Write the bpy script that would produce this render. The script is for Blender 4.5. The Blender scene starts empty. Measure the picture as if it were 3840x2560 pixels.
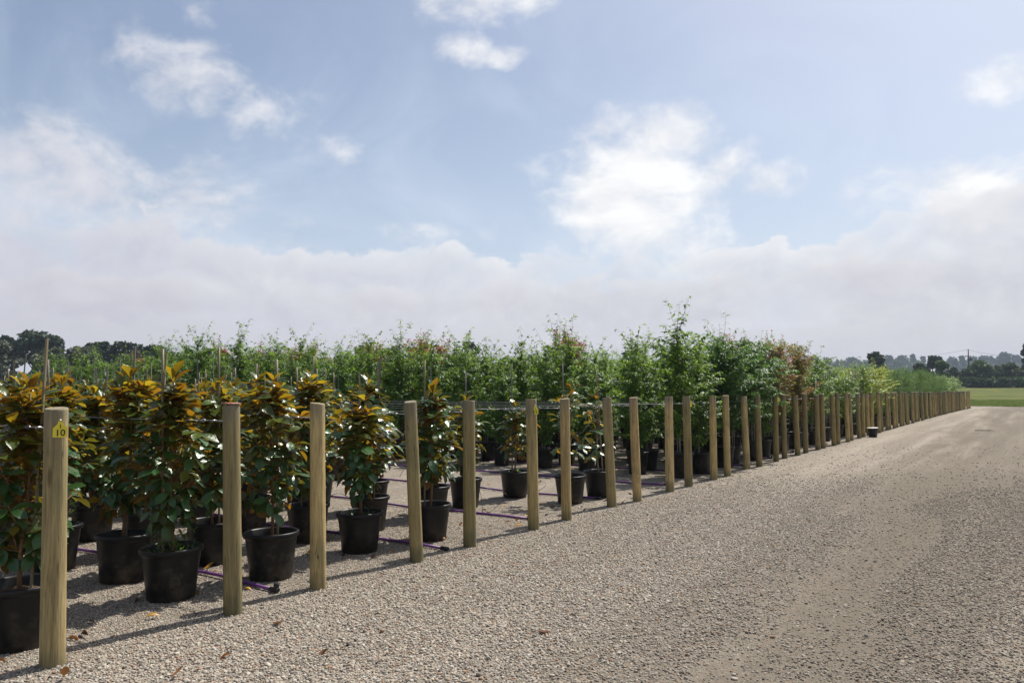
import bpy, math, random
import numpy as np
from mathutils import Matrix, Vector, Euler
R = math.radians
sc = bpy.context.scene
C = sc.collection
# ------------------------------------------------------------------ camera (world: +Y runs along the post row, +X is the road side)
CAM = Vector((4.483, -2.164, 1.5)); HEAD = 33.94
cd = bpy.data.cameras.new('camera'); cam = bpy.data.objects.new('camera', cd); C.objects.link(cam)
cam.location = CAM; cam.rotation_euler = (R(90 + 3.616), 0, R(HEAD))
cd.sensor_width = 36; cd.lens = 27; cd.clip_start = .05; cd.clip_end = 6000
sc.camera = cam
# ------------------------------------------------------------------ sun and sky
SUN_AZ, SUN_EL = 8.0, 55.0                       # degrees right of +Y, above the horizon
sd = bpy.data.lights.new('sun', 'SUN'); sun = bpy.data.objects.new('sun', sd); C.objects.link(sun)
sd.energy = 5.0; sd.angle = R(.55); sd.color = (1, .95, .87)
_d = Vector((math.sin(R(SUN_AZ)) * math.cos(R(SUN_EL)), math.cos(R(SUN_AZ)) * math.cos(R(SUN_EL)), math.sin(R(SUN_EL))))
sun.rotation_euler = _d.to_track_quat('Z', 'Y').to_euler(); sun.location = (0, 0, 60)
sc.view_settings.view_transform = 'Standard'; sc.view_settings.look = 'None'
sc.view_settings.exposure = 0.42; sc.view_settings.gamma = 1.0; sc.view_settings.use_curve_mapping = False
sc.cycles.use_denoising = True
sc.cycles.max_bounces = 7; sc.cycles.diffuse_bounces = 3; sc.cycles.glossy_bounces = 3
sc.cycles.transmission_bounces = 4; sc.cycles.transparent_max_bounces = 4; sc.cycles.volume_bounces = 0
sc.cycles.caustics_reflective = False; sc.cycles.caustics_refractive = False
sc.cycles.sample_clamp_indirect = 6


class NT:
    """small helper to write node trees"""
    def __init__(s, tree): s.t = tree
    def n(s, typ, **kw):
        nd = s.t.nodes.new(typ)
        for k, v in kw.items():
            if k.startswith('i_'):
                key = k[2:]; key = int(key) if key.isdigit() else key
                s.put(nd.inputs[key], v)
            else: setattr(nd, k, v)
        return nd
    def put(s, sock, v):
        if isinstance(v, bpy.types.NodeSocket): s.t.links.new(v, sock)
        elif isinstance(v, bpy.types.Node): s.t.links.new(v.outputs[0], sock)
        else: sock.default_value = v
    def m(s, op, a, b=0.0, c=None, clamp=False):
        nd = s.t.nodes.new('ShaderNodeMath'); nd.operation = op; nd.use_clamp = clamp
        s.put(nd.inputs[0], a); s.put(nd.inputs[1], b)
        if c is not None: s.put(nd.inputs[2], c)
        return nd.outputs[0]
    def mix(s, f, a, b, bt='MIX'):
        nd = s.t.nodes.new('ShaderNodeMix'); nd.data_type = 'RGBA'; nd.blend_type = bt
        s.put(nd.inputs[0], f); s.put(nd.inputs[6], a); s.put(nd.inputs[7], b)
        return nd.outputs[2]
    def mr(s, v, a, b, c=0.0, d=1.0, smooth=True):
        nd = s.t.nodes.new('ShaderNodeMapRange'); nd.interpolation_type = 'SMOOTHSTEP' if smooth else 'LINEAR'
        s.put(nd.inputs[0], v); s.put(nd.inputs[1], a); s.put(nd.inputs[2], b); s.put(nd.inputs[3], c); s.put(nd.inputs[4], d)
        return nd.outputs[0]
    def noise(s, vec, scale, detail=4, rough=.55, dist=0.0):
        nd = s.t.nodes.new('ShaderNodeTexNoise'); s.put(nd.inputs['Vector'], vec)
        nd.inputs['Scale'].default_value = scale; nd.inputs['Detail'].default_value = detail
        nd.inputs['Roughness'].default_value = rough; nd.inputs['Distortion'].default_value = dist
        return nd.outputs[0]
    def ramp(s, f, stops):
        nd = s.t.nodes.new('ShaderNodeValToRGB'); s.put(nd.inputs[0], f); e = nd.color_ramp.elements
        while len(e) < len(stops): e.new(.5)
        for el, (p, c) in zip(e, stops): el.position = p; el.color = (*c, 1)
        return nd.outputs[0]


W = bpy.data.worlds.new('World'); sc.world = W; W.use_nodes = True
w = NT(W.node_tree); W.node_tree.nodes.clear()
sky = w.n('ShaderNodeTexSky', sky_type='NISHITA'); sky.sun_disc = False
sky.sun_elevation = R(SUN_EL); sky.sun_rotation = R(SUN_AZ); sky.air_density = 1.0; sky.dust_density = 2.2; sky.ozone_density = 1.2
tc = w.n('ShaderNodeTexCoord'); dirv = tc.outputs['Generated']
sx = w.n('ShaderNodeSeparateXYZ', i_0=dirv)
az = w.m('MULTIPLY', w.m('ARCTAN2', sx.outputs[0], sx.outputs[1]), 57.29578)
el = w.m('MULTIPLY', w.m('ARCSINE', sx.outputs[2]), 57.29578)
# cloud noise lives in a stretched direction space (clouds flatter than wide)
mp = w.n('ShaderNodeMapping'); w.put(mp.inputs[0], dirv); mp.inputs['Scale'].default_value = (1, 1, 1.5)
mp2 = w.n('ShaderNodeMapping'); w.put(mp2.inputs[0], dirv); mp2.inputs['Scale'].default_value = (1, 1, 1.5); mp2.inputs['Location'].default_value = (.004, .012, .03)
nA = w.noise(mp.outputs[0], 7.5, 8, .56, .35)
nB = w.noise(mp2.outputs[0], 7.5, 5, .56, .35)
nF = w.noise(mp.outputs[0], 22, 5, .6, .2)
nz = w.m('ADD', w.m('MULTIPLY', w.m('SUBTRACT', nA, .5), 3.0), w.m('MULTIPLY', w.m('SUBTRACT', nF, .5), 1.5))
#        az     el    raz  rel  weight
CL = [(-24.5, 15.6, 9.4, 5.4, 1.3), (-23.4, 17.8, 7.2, 3.2, 1.05), (-19.5, 15.6, 4.0, 2.2, .7), (-24.3, 12.2, 6.0, 4.2, .95), (-15.8, 14.6, 4.2, 1.7, .6),
      (-21.5, 10.0, 5.0, 3.0, .6),
      (-58.8, 21.6, 5.8, 4.0, .78), (-57.0, 25.0, 3.2, 2.4, .5), (-51.3, 19.2, 4.6, 2.3, .42), (-47.8, 17.2, 2.8, 1.7, .34),
      (-64.5, 13.2, 11.0, 4.6, .85), (-57.5, 12.6, 6.4, 4.0, .75), (-52.5, 8.5, 6.5, 3.6, .5),
      (-38.0, 27.4, 6.0, 2.0, .5), (-37.8, 24.6, 3.0, 1.3, .42), (-34.2, 24.0, 2.0, 1.0, .5), (-31.5, 27.6, 4.0, 1.4, .5),
      (-0.6, 18.9, 3.6, 1.8, .7), (-3.4, 12.0, 9.0, 3.4, .85), (-49.5, 12.0, 2.0, .9, .3), (-40.5, 11.5, 5.0, 1.4, .28),
      # the same broken cloud carries on round the rest of the sky
      (25, 14, 14, 6, .8), (48, 26, 12, 6, .8), (80, 18, 16, 8, .9), (120, 28, 18, 9, .9), (165, 16, 18, 8, .9), (-160, 30, 16, 8, .8),
      (-125, 18, 18, 8, .9), (-95, 30, 14, 7, .8), (-30, 46, 16, 7, .7), (30, 48, 16, 7, .7), (100, 52, 22, 8, .7), (-110, 54, 22, 8, .7), (170, 58, 24, 8, .7)]
dens = None; lightsum = None
for a0, e0, ra, re, wt in CL:
    da = w.m('DIVIDE', w.m('SUBTRACT', az, a0), ra); de = w.m('DIVIDE', w.m('SUBTRACT', el, e0), re)
    q = w.m('SUBTRACT', wt, w.m('MULTIPLY', w.m('ADD', w.m('MULTIPLY', da, da), w.m('MULTIPLY', de, de)), wt * .9 + .25))
    dens = q if dens is None else w.m('MAXIMUM', dens, q)
cum = w.mr(w.m('ADD', dens, nz), -.05, 1.15)
veil = w.mr(el, 24.0, 3.0, .03, .45)
rel = w.m('SUBTRACT', nA, nB)
lit = w.m('ADD', .62, w.m('MULTIPLY', rel, 3.4), clamp=True)
warm = w.mr(az, -75.0, -28.0)
cum_hi = w.mix(warm, (6.5, 6.5, 6.95, 1), (8.9, 8.85, 8.8, 1))
cum_c = w.mix(lit, w.mix(warm, (5.4, 5.45, 6.1, 1), (6.6, 6.75, 7.2, 1)), cum_hi)
skyc = w.mix(.10, sky.outputs[0], (4.9, 5.3, 6.2, 1))
nV = w.noise(mp.outputs[0], 3.1, 6, .62, .8); veil = w.m('ADD', veil, w.m('MULTIPLY', w.mr(nV, .40, .72), w.mr(el, 42.0, 8.0, .10, .42)), clamp=True)
skyc = w.mix(veil, skyc, (6.1, 6.8, 8.0, 1))
skyc = w.mix(w.m('MULTIPLY', cum, .93), skyc, cum_c)
# banks of cumulus one behind the other all round the horizon, each with a billowed top edge, a bright rim and a greyer belly
def bank_layer(skyc, top0, amp, azf, seed, nscale, nmul, rim_w, hi, lo, alpha, lift=None):
    na_ = w.noise(w.n('ShaderNodeCombineXYZ', i_0=w.m('MULTIPLY', az, azf), i_1=seed, i_2=0.0).outputs[0], 1.0, 3, .55)
    m_ = w.n('ShaderNodeMapping'); w.put(m_.inputs[0], dirv); m_.inputs['Scale'].default_value = (1, 1, 1.35); m_.inputs['Location'].default_value = (seed, seed * .37, seed * .11)
    b1 = w.noise(m_.outputs[0], nscale, 7, .6, .5)
    t_ = w.m('ADD', top0, w.m('MULTIPLY', w.m('SUBTRACT', na_, .5), amp))
    if lift is not None: t_ = w.m('ADD', t_, lift)
    h_ = w.m('ADD', w.m('SUBTRACT', t_, el), w.m('MULTIPLY', w.m('SUBTRACT', b1, .5), nmul))
    gaps = w.mr(w.noise(m_.outputs[0], nscale * .42, 4, .55, .3), .34, .50, .45, 1.0)
    a_ = w.m('MULTIPLY', w.m('MULTIPLY', w.mr(h_, -.12, .55), alpha), gaps)
    rim_ = w.mr(h_, .15, rim_w, 1.0, .0)
    b2 = w.n('ShaderNodeMapping'); w.put(b2.inputs[0], m_.outputs[0]); b2.inputs['Location'].default_value = (.006, .01, .022)
    b2n = w.noise(b2.outputs[0], nscale, 4, .6, .5)
    sh_ = w.m('ADD', .42, w.m('ADD', w.m('MULTIPLY', w.m('SUBTRACT', b1, b2n), 2.6), w.m('MULTIPLY', w.m('SUBTRACT', b1, .5), 1.2)), clamp=True)
    c_ = w.mix(w.m('MULTIPLY', rim_, w.m('ADD', .35, w.m('MULTIPLY', sh_, .65))), w.mix(sh_, lo, w.mix(.55, lo, hi)), hi)
    return w.mix(a_, skyc, c_)
def gauss(c, s_, k): return w.m('MULTIPLY', w.m('POWER', 2.718, w.m('MULTIPLY', -1.0, w.m('POWER', w.m('DIVIDE', w.m('ABSOLUTE', w.m('SUBTRACT', az, c)), s_), 2.0))), k)
hiA = w.mix(warm, (6.4, 6.35, 6.75, 1), (7.8, 7.8, 7.9, 1)); loA = w.mix(warm, (5.05, 5.0, 5.65, 1), (5.75, 5.85, 6.4, 1))
hiB = w.mix(warm, (5.95, 5.9, 6.3, 1), (6.75, 6.75, 7.0, 1)); loB = w.mix(warm, (4.85, 4.75, 5.3, 1), (5.35, 5.3, 5.85, 1))
skyc = bank_layer(skyc, 10.2, 5.0, .055, 4.3, 11.0, 7.0, 1.9, hiA, loA, .84, w.m('ADD', gauss(-1.0, 9.0, 3.0), gauss(-62.0, 8.0, 2.2)))
skyc = bank_layer(skyc, 7.6, 3.6, .085, 9.7, 14.0, 5.2, 1.6, hiB, loB, .85, gauss(-4.0, 10.0, 1.6))
skyc = bank_layer(skyc, 4.6, 2.2, .06, 15.1, 13.0, 4.4, 2.0, w.mix(warm, (5.35, 5.25, 5.75, 1), (6.0, 6.0, 6.35, 1)), w.mix(warm, (4.85, 4.8, 5.25, 1), (5.3, 5.2, 5.65, 1)), .8)
gnd = w.mr(el, -2.0, -.2, 0.0, 1.0)
skyc = w.mix(gnd, (2.2, 2.1, 2.0, 1), skyc)
bg = w.n('ShaderNodeBackground', i_0=skyc, i_1=.088)
w.n('ShaderNodeOutputWorld', i_0=bg.outputs[0])


# ------------------------------------------------------------------ mesh helpers
def mesh_np(name, V, Q, mat=None, smooth=True, rnd=None):
    """mesh from float (n,3) and int (m,4) or (m,3)"""
    me = bpy.data.meshes.new(name); V = np.asarray(V, np.float32); Q = np.asarray(Q, np.int32)
    me.vertices.add(len(V)); me.vertices.foreach_set('co', V.ravel())
    k = Q.shape[1]; me.loops.add(Q.size); me.loops.foreach_set('vertex_index', Q.ravel())
    me.polygons.add(len(Q)); me.polygons.foreach_set('loop_start', np.arange(0, Q.size, k, dtype=np.int32))
    try: me.polygons.foreach_set('loop_total', np.full(len(Q), k, np.int32))
    except Exception: pass
    if smooth: me.polygons.foreach_set('use_smooth', np.ones(len(Q), bool))
    me.update(calc_edges=True)
    if rnd is not None:
        at = me.attributes.new('rnd', 'FLOAT', 'POINT'); at.data.foreach_set('value', np.asarray(rnd, np.float32))
    if mat: me.materials.append(mat)
    return me


class MB:
    """collects tubes, lathes, boxes and prisms into one mesh"""
    def __init__(s): s.v = []; s.f = []
    def add(s, v, f):
        o = len(s.v); s.v += [tuple(p) for p in v]; s.f += [tuple(i + o for i in q) for q in f]
    def tube(s, pts, rad, n=6, cap=True):
        pts = [Vector(p) for p in pts]; v = []; f = []; m = len(pts)
        if not hasattr(rad, '__len__'): rad = [rad] * m
        up = Vector((0, 0, 1)); prev = None
        for i, p in enumerate(pts):
            d = (pts[min(i + 1, m - 1)] - pts[max(i - 1, 0)]).normalized()
            if prev is None: a = d.cross(up if abs(d.z) < .9 else Vector((1, 0, 0))).normalized()
            else: a = (prev - d * prev.dot(d)).normalized()
            prev = a; b = d.cross(a)
            for k in range(n):
                t = 2 * math.pi * k / n; v.append(p + (a * math.cos(t) + b * math.sin(t)) * rad[i])
        for i in range(m - 1):
            for k in range(n):
                k2 = (k + 1) % n; f.append((i * n + k, i * n + k2, (i + 1) * n + k2, (i + 1) * n + k))
        if cap: f.append(tuple(range(n))[::-1]); f.append(tuple((m - 1) * n + k for k in range(n)))
        s.add(v, f)
    def lathe(s, prof, n=32, c=(0, 0, 0), cap0=False, cap1=False, wob=None):
        v = []; f = []; m = len(prof)
        for i, (r, z) in enumerate(prof):
            for k in range(n):
                t = 2 * math.pi * k / n; rr = r * (1 + (wob(t, z) if wob else 0))
                v.append((c[0] + rr * math.cos(t), c[1] + rr * math.sin(t), c[2] + z))
        for i in range(m - 1):
            for k in range(n):
                k2 = (k + 1) % n; f.append((i * n + k, i * n + k2, (i + 1) * n + k2, (i + 1) * n + k))
        if cap0: f.append(tuple(range(n))[::-1])
        if cap1: f.append(tuple((m - 1) * n + k for k in range(n)))
        s.add(v, f)
    def box(s, c, h, M=None):
        v = [Vector((c[0] + h[0] * a, c[1] + h[1] * b, c[2] + h[2] * d)) for a in (-1, 1) for b in (-1, 1) for d in (-1, 1)]
        if M: v = [M @ p for p in v]
        s.add(v, [(0, 1, 3, 2), (4, 6, 7, 5), (0, 4, 5, 1), (2, 3, 7, 6), (0, 2, 6, 4), (1, 5, 7, 3)])
    def prism(s, poly, y0, y1):
        n = len(poly); v = [(x, y0, z) for x, z in poly] + [(x, y1, z) for x, z in poly]
        s.add(v, [tuple(range(n)), tuple(range(2 * n - 1, n - 1, -1))] + [(i, i + n, (i + 1) % n + n, (i + 1) % n) for i in range(n)])
    def mesh(s, name, mat, smooth=True):
        me = bpy.data.meshes.new(name); me.from_pydata(s.v, [], s.f)
        if smooth: me.polygons.foreach_set('use_smooth', [len(p.vertices) < 5 for p in me.polygons])
        me.materials.append(mat); me.update(); return me


def obj(name, data, parent=None, loc=(0, 0, 0), rot=(0, 0, 0), kind=None, label=None):
    o = bpy.data.objects.new(name, data); C.objects.link(o); o.location = loc; o.rotation_euler = rot
    if parent: o.parent = parent
    if kind: o['kind'] = kind
    if label: o['label'] = label
    return o
def tag(o, label, cat, group=None):
    o['label'] = label; o['category'] = cat
    if group: o['group'] = group
    return o
def thing(name, loc, label, cat, group=None, rz=0.0):
    o = bpy.data.objects.new(name, None); C.objects.link(o); o.location = loc; o.rotation_euler = (0, 0, rz)
    o.empty_display_size = .1
    return tag(o, label, cat, group)
def copy_tree(src, loc, rz, label, group=None, scale=1.0):
    r = src.copy(); C.objects.link(r); r.location = loc; r.rotation_euler = (0, 0, rz); r.scale = (scale,) * 3
    r['label'] = label
    if group: r['group'] = group
    for ch in src.children:
        c = ch.copy(); C.objects.link(c); c.parent = r
        for g in ch.children:
            d = g.copy(); C.objects.link(d); d.parent = c
    return r
ORD = ['first', 'second', 'third', 'fourth', 'fifth', 'sixth', 'seventh', 'eighth', 'ninth', 'tenth', 'eleventh', 'twelfth', 'thirteenth', 'fourteenth', 'fifteenth',
       'sixteenth', 'seventeenth', 'eighteenth', 'nineteenth', 'twentieth', 'twenty-first', 'twenty-second', 'twenty-third', 'twenty-fourth', 'twenty-fifth', 'twenty-sixth',
       'twenty-seventh', 'twenty-eighth', 'twenty-ninth', 'thirtieth', 'thirty-first', 'thirty-second', 'thirty-third', 'thirty-fourth', 'thirty-fifth', 'thirty-sixth', 'thirty-seventh', 'thirty-eighth', 'thirty-ninth', 'fortieth']


# ------------------------------------------------------------------ materials
def new_mat(name):
    m = bpy.data.materials.new(name); m.use_nodes = True; m.node_tree.nodes.clear(); t = NT(m.node_tree)
    out = t.n('ShaderNodeOutputMaterial'); return m, t, out
def plain(name, col, rough=.6, spec=.5, metal=0.0, bump=0.0, bscale=60, var=.15):
    m, t, out = new_mat(name); tcn = t.n('ShaderNodeTexCoord')
    n = t.noise(tcn.outputs['Object'], bscale, 4, .6)
    c = t.mix(n, tuple(x * (1 - var) for x in col) + (1,), tuple(min(1, x * (1 + var)) for x in col) + (1,))
    b = t.n('ShaderNodeBsdfPrincipled', i_0=c); b.inputs['Roughness'].default_value = rough; b.inputs['Metallic'].default_value = metal
    b.inputs['Specular IOR Level'].default_value = spec
    if bump:
        bp = t.n('ShaderNodeBump', i_Height=n); bp.inputs['Strength'].default_value = bump; bp.inputs['Distance'].default_value = .004
        t.put(b.inputs['Normal'], bp.outputs[0])
    t.put(out.inputs[0], b.outputs[0]); return m
def leafmat(name, top, trans, under=None, rough=.45, tw=.4, var=.35, spec=.5, bump=0.0, alt=None):
    """two-sided leaf: upper colour, underside colour, light passing through"""
    m, t, out = new_mat(name)
    at = t.n('ShaderNodeAttribute', attribute_name='rnd'); oi = t.n('ShaderNodeObjectInfo')
    r = t.m('FRACT', t.m('ADD', at.outputs['Fac'], oi.outputs['Random']))
    k = t.m('ADD', 1 - var, t.m('MULTIPLY', r, 2 * var))
    def sc_(col):
        nd = t.n('ShaderNodeVectorMath', operation='SCALE', i_0=col[:3]); t.put(nd.inputs['Scale'], k); return nd.outputs[0]
    ct = sc_(top)
    if under:
        geo = t.n('ShaderNodeNewGeometry'); ct = t.mix(geo.outputs['Backfacing'], ct, sc_(under))
    r2 = t.m('FRACT', t.m('MULTIPLY', r, 13.7)) if alt else None
    if alt: ct = t.mix(t.m('MULTIPLY', geo.outputs['Backfacing'], t.mr(r2, .35, .75)), ct, sc_(alt[0]))
    b = t.n('ShaderNodeBsdfPrincipled'); t.put(b.inputs[0], ct); b.inputs['Roughness'].default_value = rough
    b.inputs['Specular IOR Level'].default_value = spec
    if under: t.put(b.inputs['Roughness'], t.mr(geo.outputs['Backfacing'], 0, 1, rough, .75))
    if bump:
        tcn = t.n('ShaderNodeTexCoord'); n = t.noise(tcn.outputs['Object'], 26, 2, .5)
        bp = t.n('ShaderNodeBump', i_Height=n); bp.inputs['Strength'].default_value = bump; bp.inputs['Distance'].default_value = .02
        t.put(b.inputs['Normal'], bp.outputs[0])
    tr = t.n('ShaderNodeBsdfTranslucent'); t.put(tr.inputs[0], t.mix(t.mr(r2, .35, .75), sc_(trans), sc_(alt[1])) if alt else sc_(trans))
    mx = t.n('ShaderNodeMixShader', i_0=tw); t.put(mx.inputs[1], b.outputs[0]); t.put(mx.inputs[2], tr.outputs[0])
    t.put(out.inputs[0], mx.outputs[0]); return m


M_mag = leafmat('magnolia leaf', (.020, .075, .015), (.28, .27, .02), (.17, .085, .014), rough=.35, tw=.15, var=.3, spec=.55, bump=.3)
M_magy = leafmat('young magnolia leaf', (.045, .085, .013), (.50, .36, .018), (.24, .115, .012), rough=.32, tw=.33, var=.4, spec=.5, bump=.3, alt=((.24, .095, .013), (.42, .215, .013)))
M_bark = plain('young bark', (.17, .095, .045), .8, bump=.4, bscale=90, var=.35)
M_greybark = plain('grey twig bark', (.16, .14, .11), .8, bump=.4, bscale=90, var=.3)
m, t, out = new_mat('black pot plastic'); tcn = t.n('ShaderNodeTexCoord'); oi = t.n('ShaderNodeObjectInfo'); so = t.n('ShaderNodeSeparateXYZ', i_0=tcn.outputs['Object'])
va = t.n('ShaderNodeVectorMath', operation='SCALE', i_0=(9.0, 5.0, 3.0)); t.put(va.inputs['Scale'], oi.outputs['Random']); va2 = t.n('ShaderNodeVectorMath', operation='ADD', i_0=tcn.outputs['Object'], i_1=va.outputs[0])
nd_ = t.noise(va2.outputs[0], 14, 5, .7); dust = t.m('MULTIPLY', t.mr(t.m('ADD', nd_, t.m('MULTIPLY', so.outputs[2], -.8)), .30, .62), t.m('ADD', .06, t.m('MULTIPLY', oi.outputs['Random'], .2)))
b = t.n('ShaderNodeBsdfPrincipled', i_0=t.mix(dust, (.0065, .0065, .007, 1), (.22, .18, .14, 1)), i_Roughness=t.m('ADD', .36, t.m('MULTIPLY', nd_, .16))); b.inputs['Specular IOR Level'].default_value = .32
t.put(out.inputs[0], b.outputs[0]); M_pot = m
M_soil = plain('potting bark', (.07, .045, .03), .95, .1, bump=1.0, bscale=70, var=.85)
M_stake = plain('hardwood stake', (.16, .145, .125), .8, bump=.3, bscale=50, var=.25)
M_cane = plain('bamboo stake', (.20, .16, .095), .6, bump=.2, bscale=50, var=.25)
M_steel = plain('galvanised steel', (.42, .42, .43), .38, metal=.9, bump=.1, bscale=200, var=.2)
M_wire = plain('fence wire', (.30, .30, .31), .45, metal=.8)
M_purple = plain('purple pipe', (.13, .035, .19), .45, .5, bump=.06, bscale=30, var=.2)
M_blackrub = plain('black fitting', (.012, .012, .012), .5)
M_tagy = plain('yellow tag plastic', (.72, .60, .035), .5, var=.08)
M_ink = plain('black print', (.012, .014, .01), .6)
M_red = plain('faded red plastic', (.52, .25, .20), .6, var=.3, bscale=25)
M_weed = leafmat('weed leaf', (.055, .12, .025), (.20, .32, .04), tw=.4)
M_dead = leafmat('fallen leaf', (.20, .075, .025), (.30, .12, .02), (.24, .11, .04), tw=.15, var=.5)
M_deady = leafmat('fallen yellow leaf', (.52, .28, .035), (.5, .28, .03), tw=.2, var=.3)
M_deaddk = leafmat('dried dark leaf', (.075, .038, .022), (.1, .05, .02), tw=.1, var=.5)

# timber posts
m, t, out = new_mat('treated pine'); tcn = t.n('ShaderNodeTexCoord'); oi = t.n('ShaderNodeObjectInfo')
off = t.n('ShaderNodeVectorMath', operation='SCALE', i_0=(17.0, 31.0, 5.3)); t.put(off.inputs['Scale'], oi.outputs['Random'])
vec = t.n('ShaderNodeVectorMath', operation='ADD', i_0=tcn.outputs['Object'], i_1=off.outputs[0])
mp_ = t.n('ShaderNodeMapping'); t.put(mp_.inputs[0], vec.outputs[0]); mp_.inputs['Scale'].default_value = (1, 1, .06)
g1 = t.noise(mp_.outputs[0], 42, 5, .6, .6); g2 = t.noise(mp_.outputs[0], 150, 3, .6)
g3 = t.noise(vec.outputs[0], 3.2, 3, .55)
mp3 = t.n('ShaderNodeMapping'); t.put(mp3.inputs[0], vec.outputs[0]); mp3.inputs['Scale'].default_value = (1, 1, .22)
kn = t.n('ShaderNodeTexVoronoi'); t.put(kn.inputs['Vector'], mp3.outputs[0]); kn.inputs['Scale'].default_value = 7.5
knot = t.mr(kn.outputs['Distance'], .05, .13, 1, 0)
tint = t.ramp(oi.outputs['Random'], [(0, (.58, .43, .18)), (.3, (.64, .485, .23)), (.55, (.52, .385, .155)), (.8, (.43, .345, .16)), (1, (.65, .455, .205))])
tint = t.mix(t.m('MULTIPLY', t.mr(t.m('FRACT', t.m('MULTIPLY', oi.outputs['Random'], 7.31)), .55, .9), .55), tint, (.15, .14, .07, 1))
col = t.mix(t.mr(g1, .25, .75), t.mix(.62, tint, (.10, .07, .032, 1)), tint)
col = t.mix(t.m('MULTIPLY', t.mr(g3, .5, .72), .5), col, (.15, .145, .075, 1))
col = t.mix(t.m('MULTIPLY', t.mr(g2, .50, .72), .5), col, (.09, .065, .03, 1))
mpc = t.n('ShaderNodeMapping'); t.put(mpc.inputs[0], vec.outputs[0]); mpc.inputs['Scale'].default_value = (1, 1, .035)
ck = t.noise(mpc.outputs[0], 26, 2, .4, .3); crack = t.mr(t.m('ABSOLUTE', t.m('SUBTRACT', ck, .5)), .0, .012, 1, 0)
col = t.mix(t.m('MULTIPLY', t.m('MULTIPLY', crack, t.mr(g3, .42, .6)), .8), col, (.05, .035, .018, 1))
col = t.mix(t.m('MULTIPLY', knot, .65), col, (.085, .05, .022, 1))
sz = t.n('ShaderNodeSeparateXYZ', i_0=tcn.outputs['Object'])
col = t.mix(t.m('MULTIPLY', t.mr(t.m('ADD', sz.outputs[2], t.m('MULTIPLY', g3, .3)), 1.30, 1.55), .55), col, (.17, .16, .13, 1))   # weathered silver head
col = t.mix(t.m('MULTIPLY', t.mr(t.m('ADD', sz.outputs[2], t.m('MULTIPLY', g3, -.25)), .06, -.10), .6), col, (.10, .095, .05, 1))   # darker olive tone towards the foot
b = t.n('ShaderNodeBsdfPrincipled', i_0=col); b.inputs['Roughness'].default_value = .78; b.inputs['Specular IOR Level'].default_value = .25
bp = t.n('ShaderNodeBump', i_Height=t.m('ADD', g1, t.m('MULTIPLY', g2, .5))); bp.inputs['Strength'].default_value = .8; bp.inputs['Distance'].default_value = .008
t.put(b.inputs['Normal'], bp.outputs[0]); t.put(out.inputs[0], b.outputs[0]); M_post = m

# pebbles: colour picked per stone
m, t, out = new_mat('pebble'); oi = t.n('ShaderNodeObjectInfo'); tcn = t.n('ShaderNodeTexCoord')
pr = t.ramp(oi.outputs['Random'], [(0, (0.318, 0.280, 0.228)), (.16, (0.447, 0.404, 0.340)), (.32, (0.378, 0.335, 0.288)), (.43, (0.206, 0.185, 0.163)), (.52, (0.516, 0.473, 0.408)), (.63, (0.353, 0.297, 0.241)),
    (.71, (0.284, 0.254, 0.219)), (.78, (0.447, 0.378, 0.297)), (.87, (0.086, 0.077, 0.069)), (.925, (0.344, 0.194, 0.120)), (.955, (0.568, 0.546, 0.499)), (.985, (0.396, 0.258, 0.155))])
pr.node.color_ramp.interpolation = 'CONSTANT'
sl = t.n('ShaderNodeSeparateXYZ', i_0=oi.outputs['Location']); pr = t.mix(t.m('MULTIPLY', t.mr(sl.outputs[0], 1.7, 3.5), .42), pr, (.14, .118, .093, 1))
pn = t.noise(tcn.outputs['Object'], 3.0, 3, .6)
pr = t.mix(1.0, pr, (.985, .975, .945, 1), 'MULTIPLY')
pc = t.mix(pn, t.mix(.35, pr, (.10, .085, .07, 1)), pr)
b = t.n('ShaderNodeBsdfPrincipled', i_0=pc); b.inputs['Roughness'].default_value = .85; b.inputs['Specular IOR Level'].default_value = .2
t.put(out.inputs[0], b.outputs[0]); M_peb = m

# gravel sheet: fines on the wheel track, loose stones elsewhere, small tan gravel under the plants
m, t, out = new_mat('gravel'); tcn = t.n('ShaderNodeTexCoord'); P = tcn.outputs['Object']
af = t.n('ShaderNodeAttribute', attribute_name='fines')
fines = af.outputs['Fac']
vo = t.n('ShaderNodeTexVoronoi'); t.put(vo.inputs['Vector'], P); vo.inputs['Scale'].default_value = 62; vo.inputs['Randomness'].default_value = 1
vo2 = t.n('ShaderNodeTexVoronoi'); t.put(vo2.inputs['Vector'], P); vo2.inputs['Scale'].default_value = 27
sp = t.n('ShaderNodeSeparateColor', i_0=vo.outputs['Color']); sp2 = t.n('ShaderNodeSeparateColor', i_0=vo2.outputs['Color'])
stone = t.ramp(sp.outputs[0], [(0, (.17, .15, .13)), (.2, (.36, .325, .28)), (.45, (.29, .255, .215)), (.65, (.45, .41, .36)), (.82, (.24, .21, .18)), (.93, (.33, .19, .13)), (1, (.5, .47, .42))])
stone = t.mix(t.m('MULTIPLY', t.mr(sp2.outputs[1], .88, .96), .4), stone, (.10, .09, .08, 1))
stone = t.mix(t.m('MULTIPLY', t.mr(sp2.outputs[2], .9, .97), .6), stone, (.52, .49, .44, 1))
fn = t.noise(P, 170, 3, .65); fl = t.noise(P, 1.1, 4, .6)
sand = t.mix(fn, (.052, .043, .033, 1), (.15, .124, .096, 1))
sand = t.mix(t.m('MULTIPLY', t.mr(fl, .45, .7), .4), sand, (.17, .14, .11, 1))
gc = t.mix(t.m('MULTIPLY', fines, .76), stone, sand)
sxp = t.n('ShaderNodeSeparateXYZ', i_0=P); gc = t.mix(t.m('MULTIPLY', t.mr(t.m('ADD', sxp.outputs[0], t.m('MULTIPLY', fl, .8)), 1.9, 3.6), .42), gc, (.13, .108, .083, 1))
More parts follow.
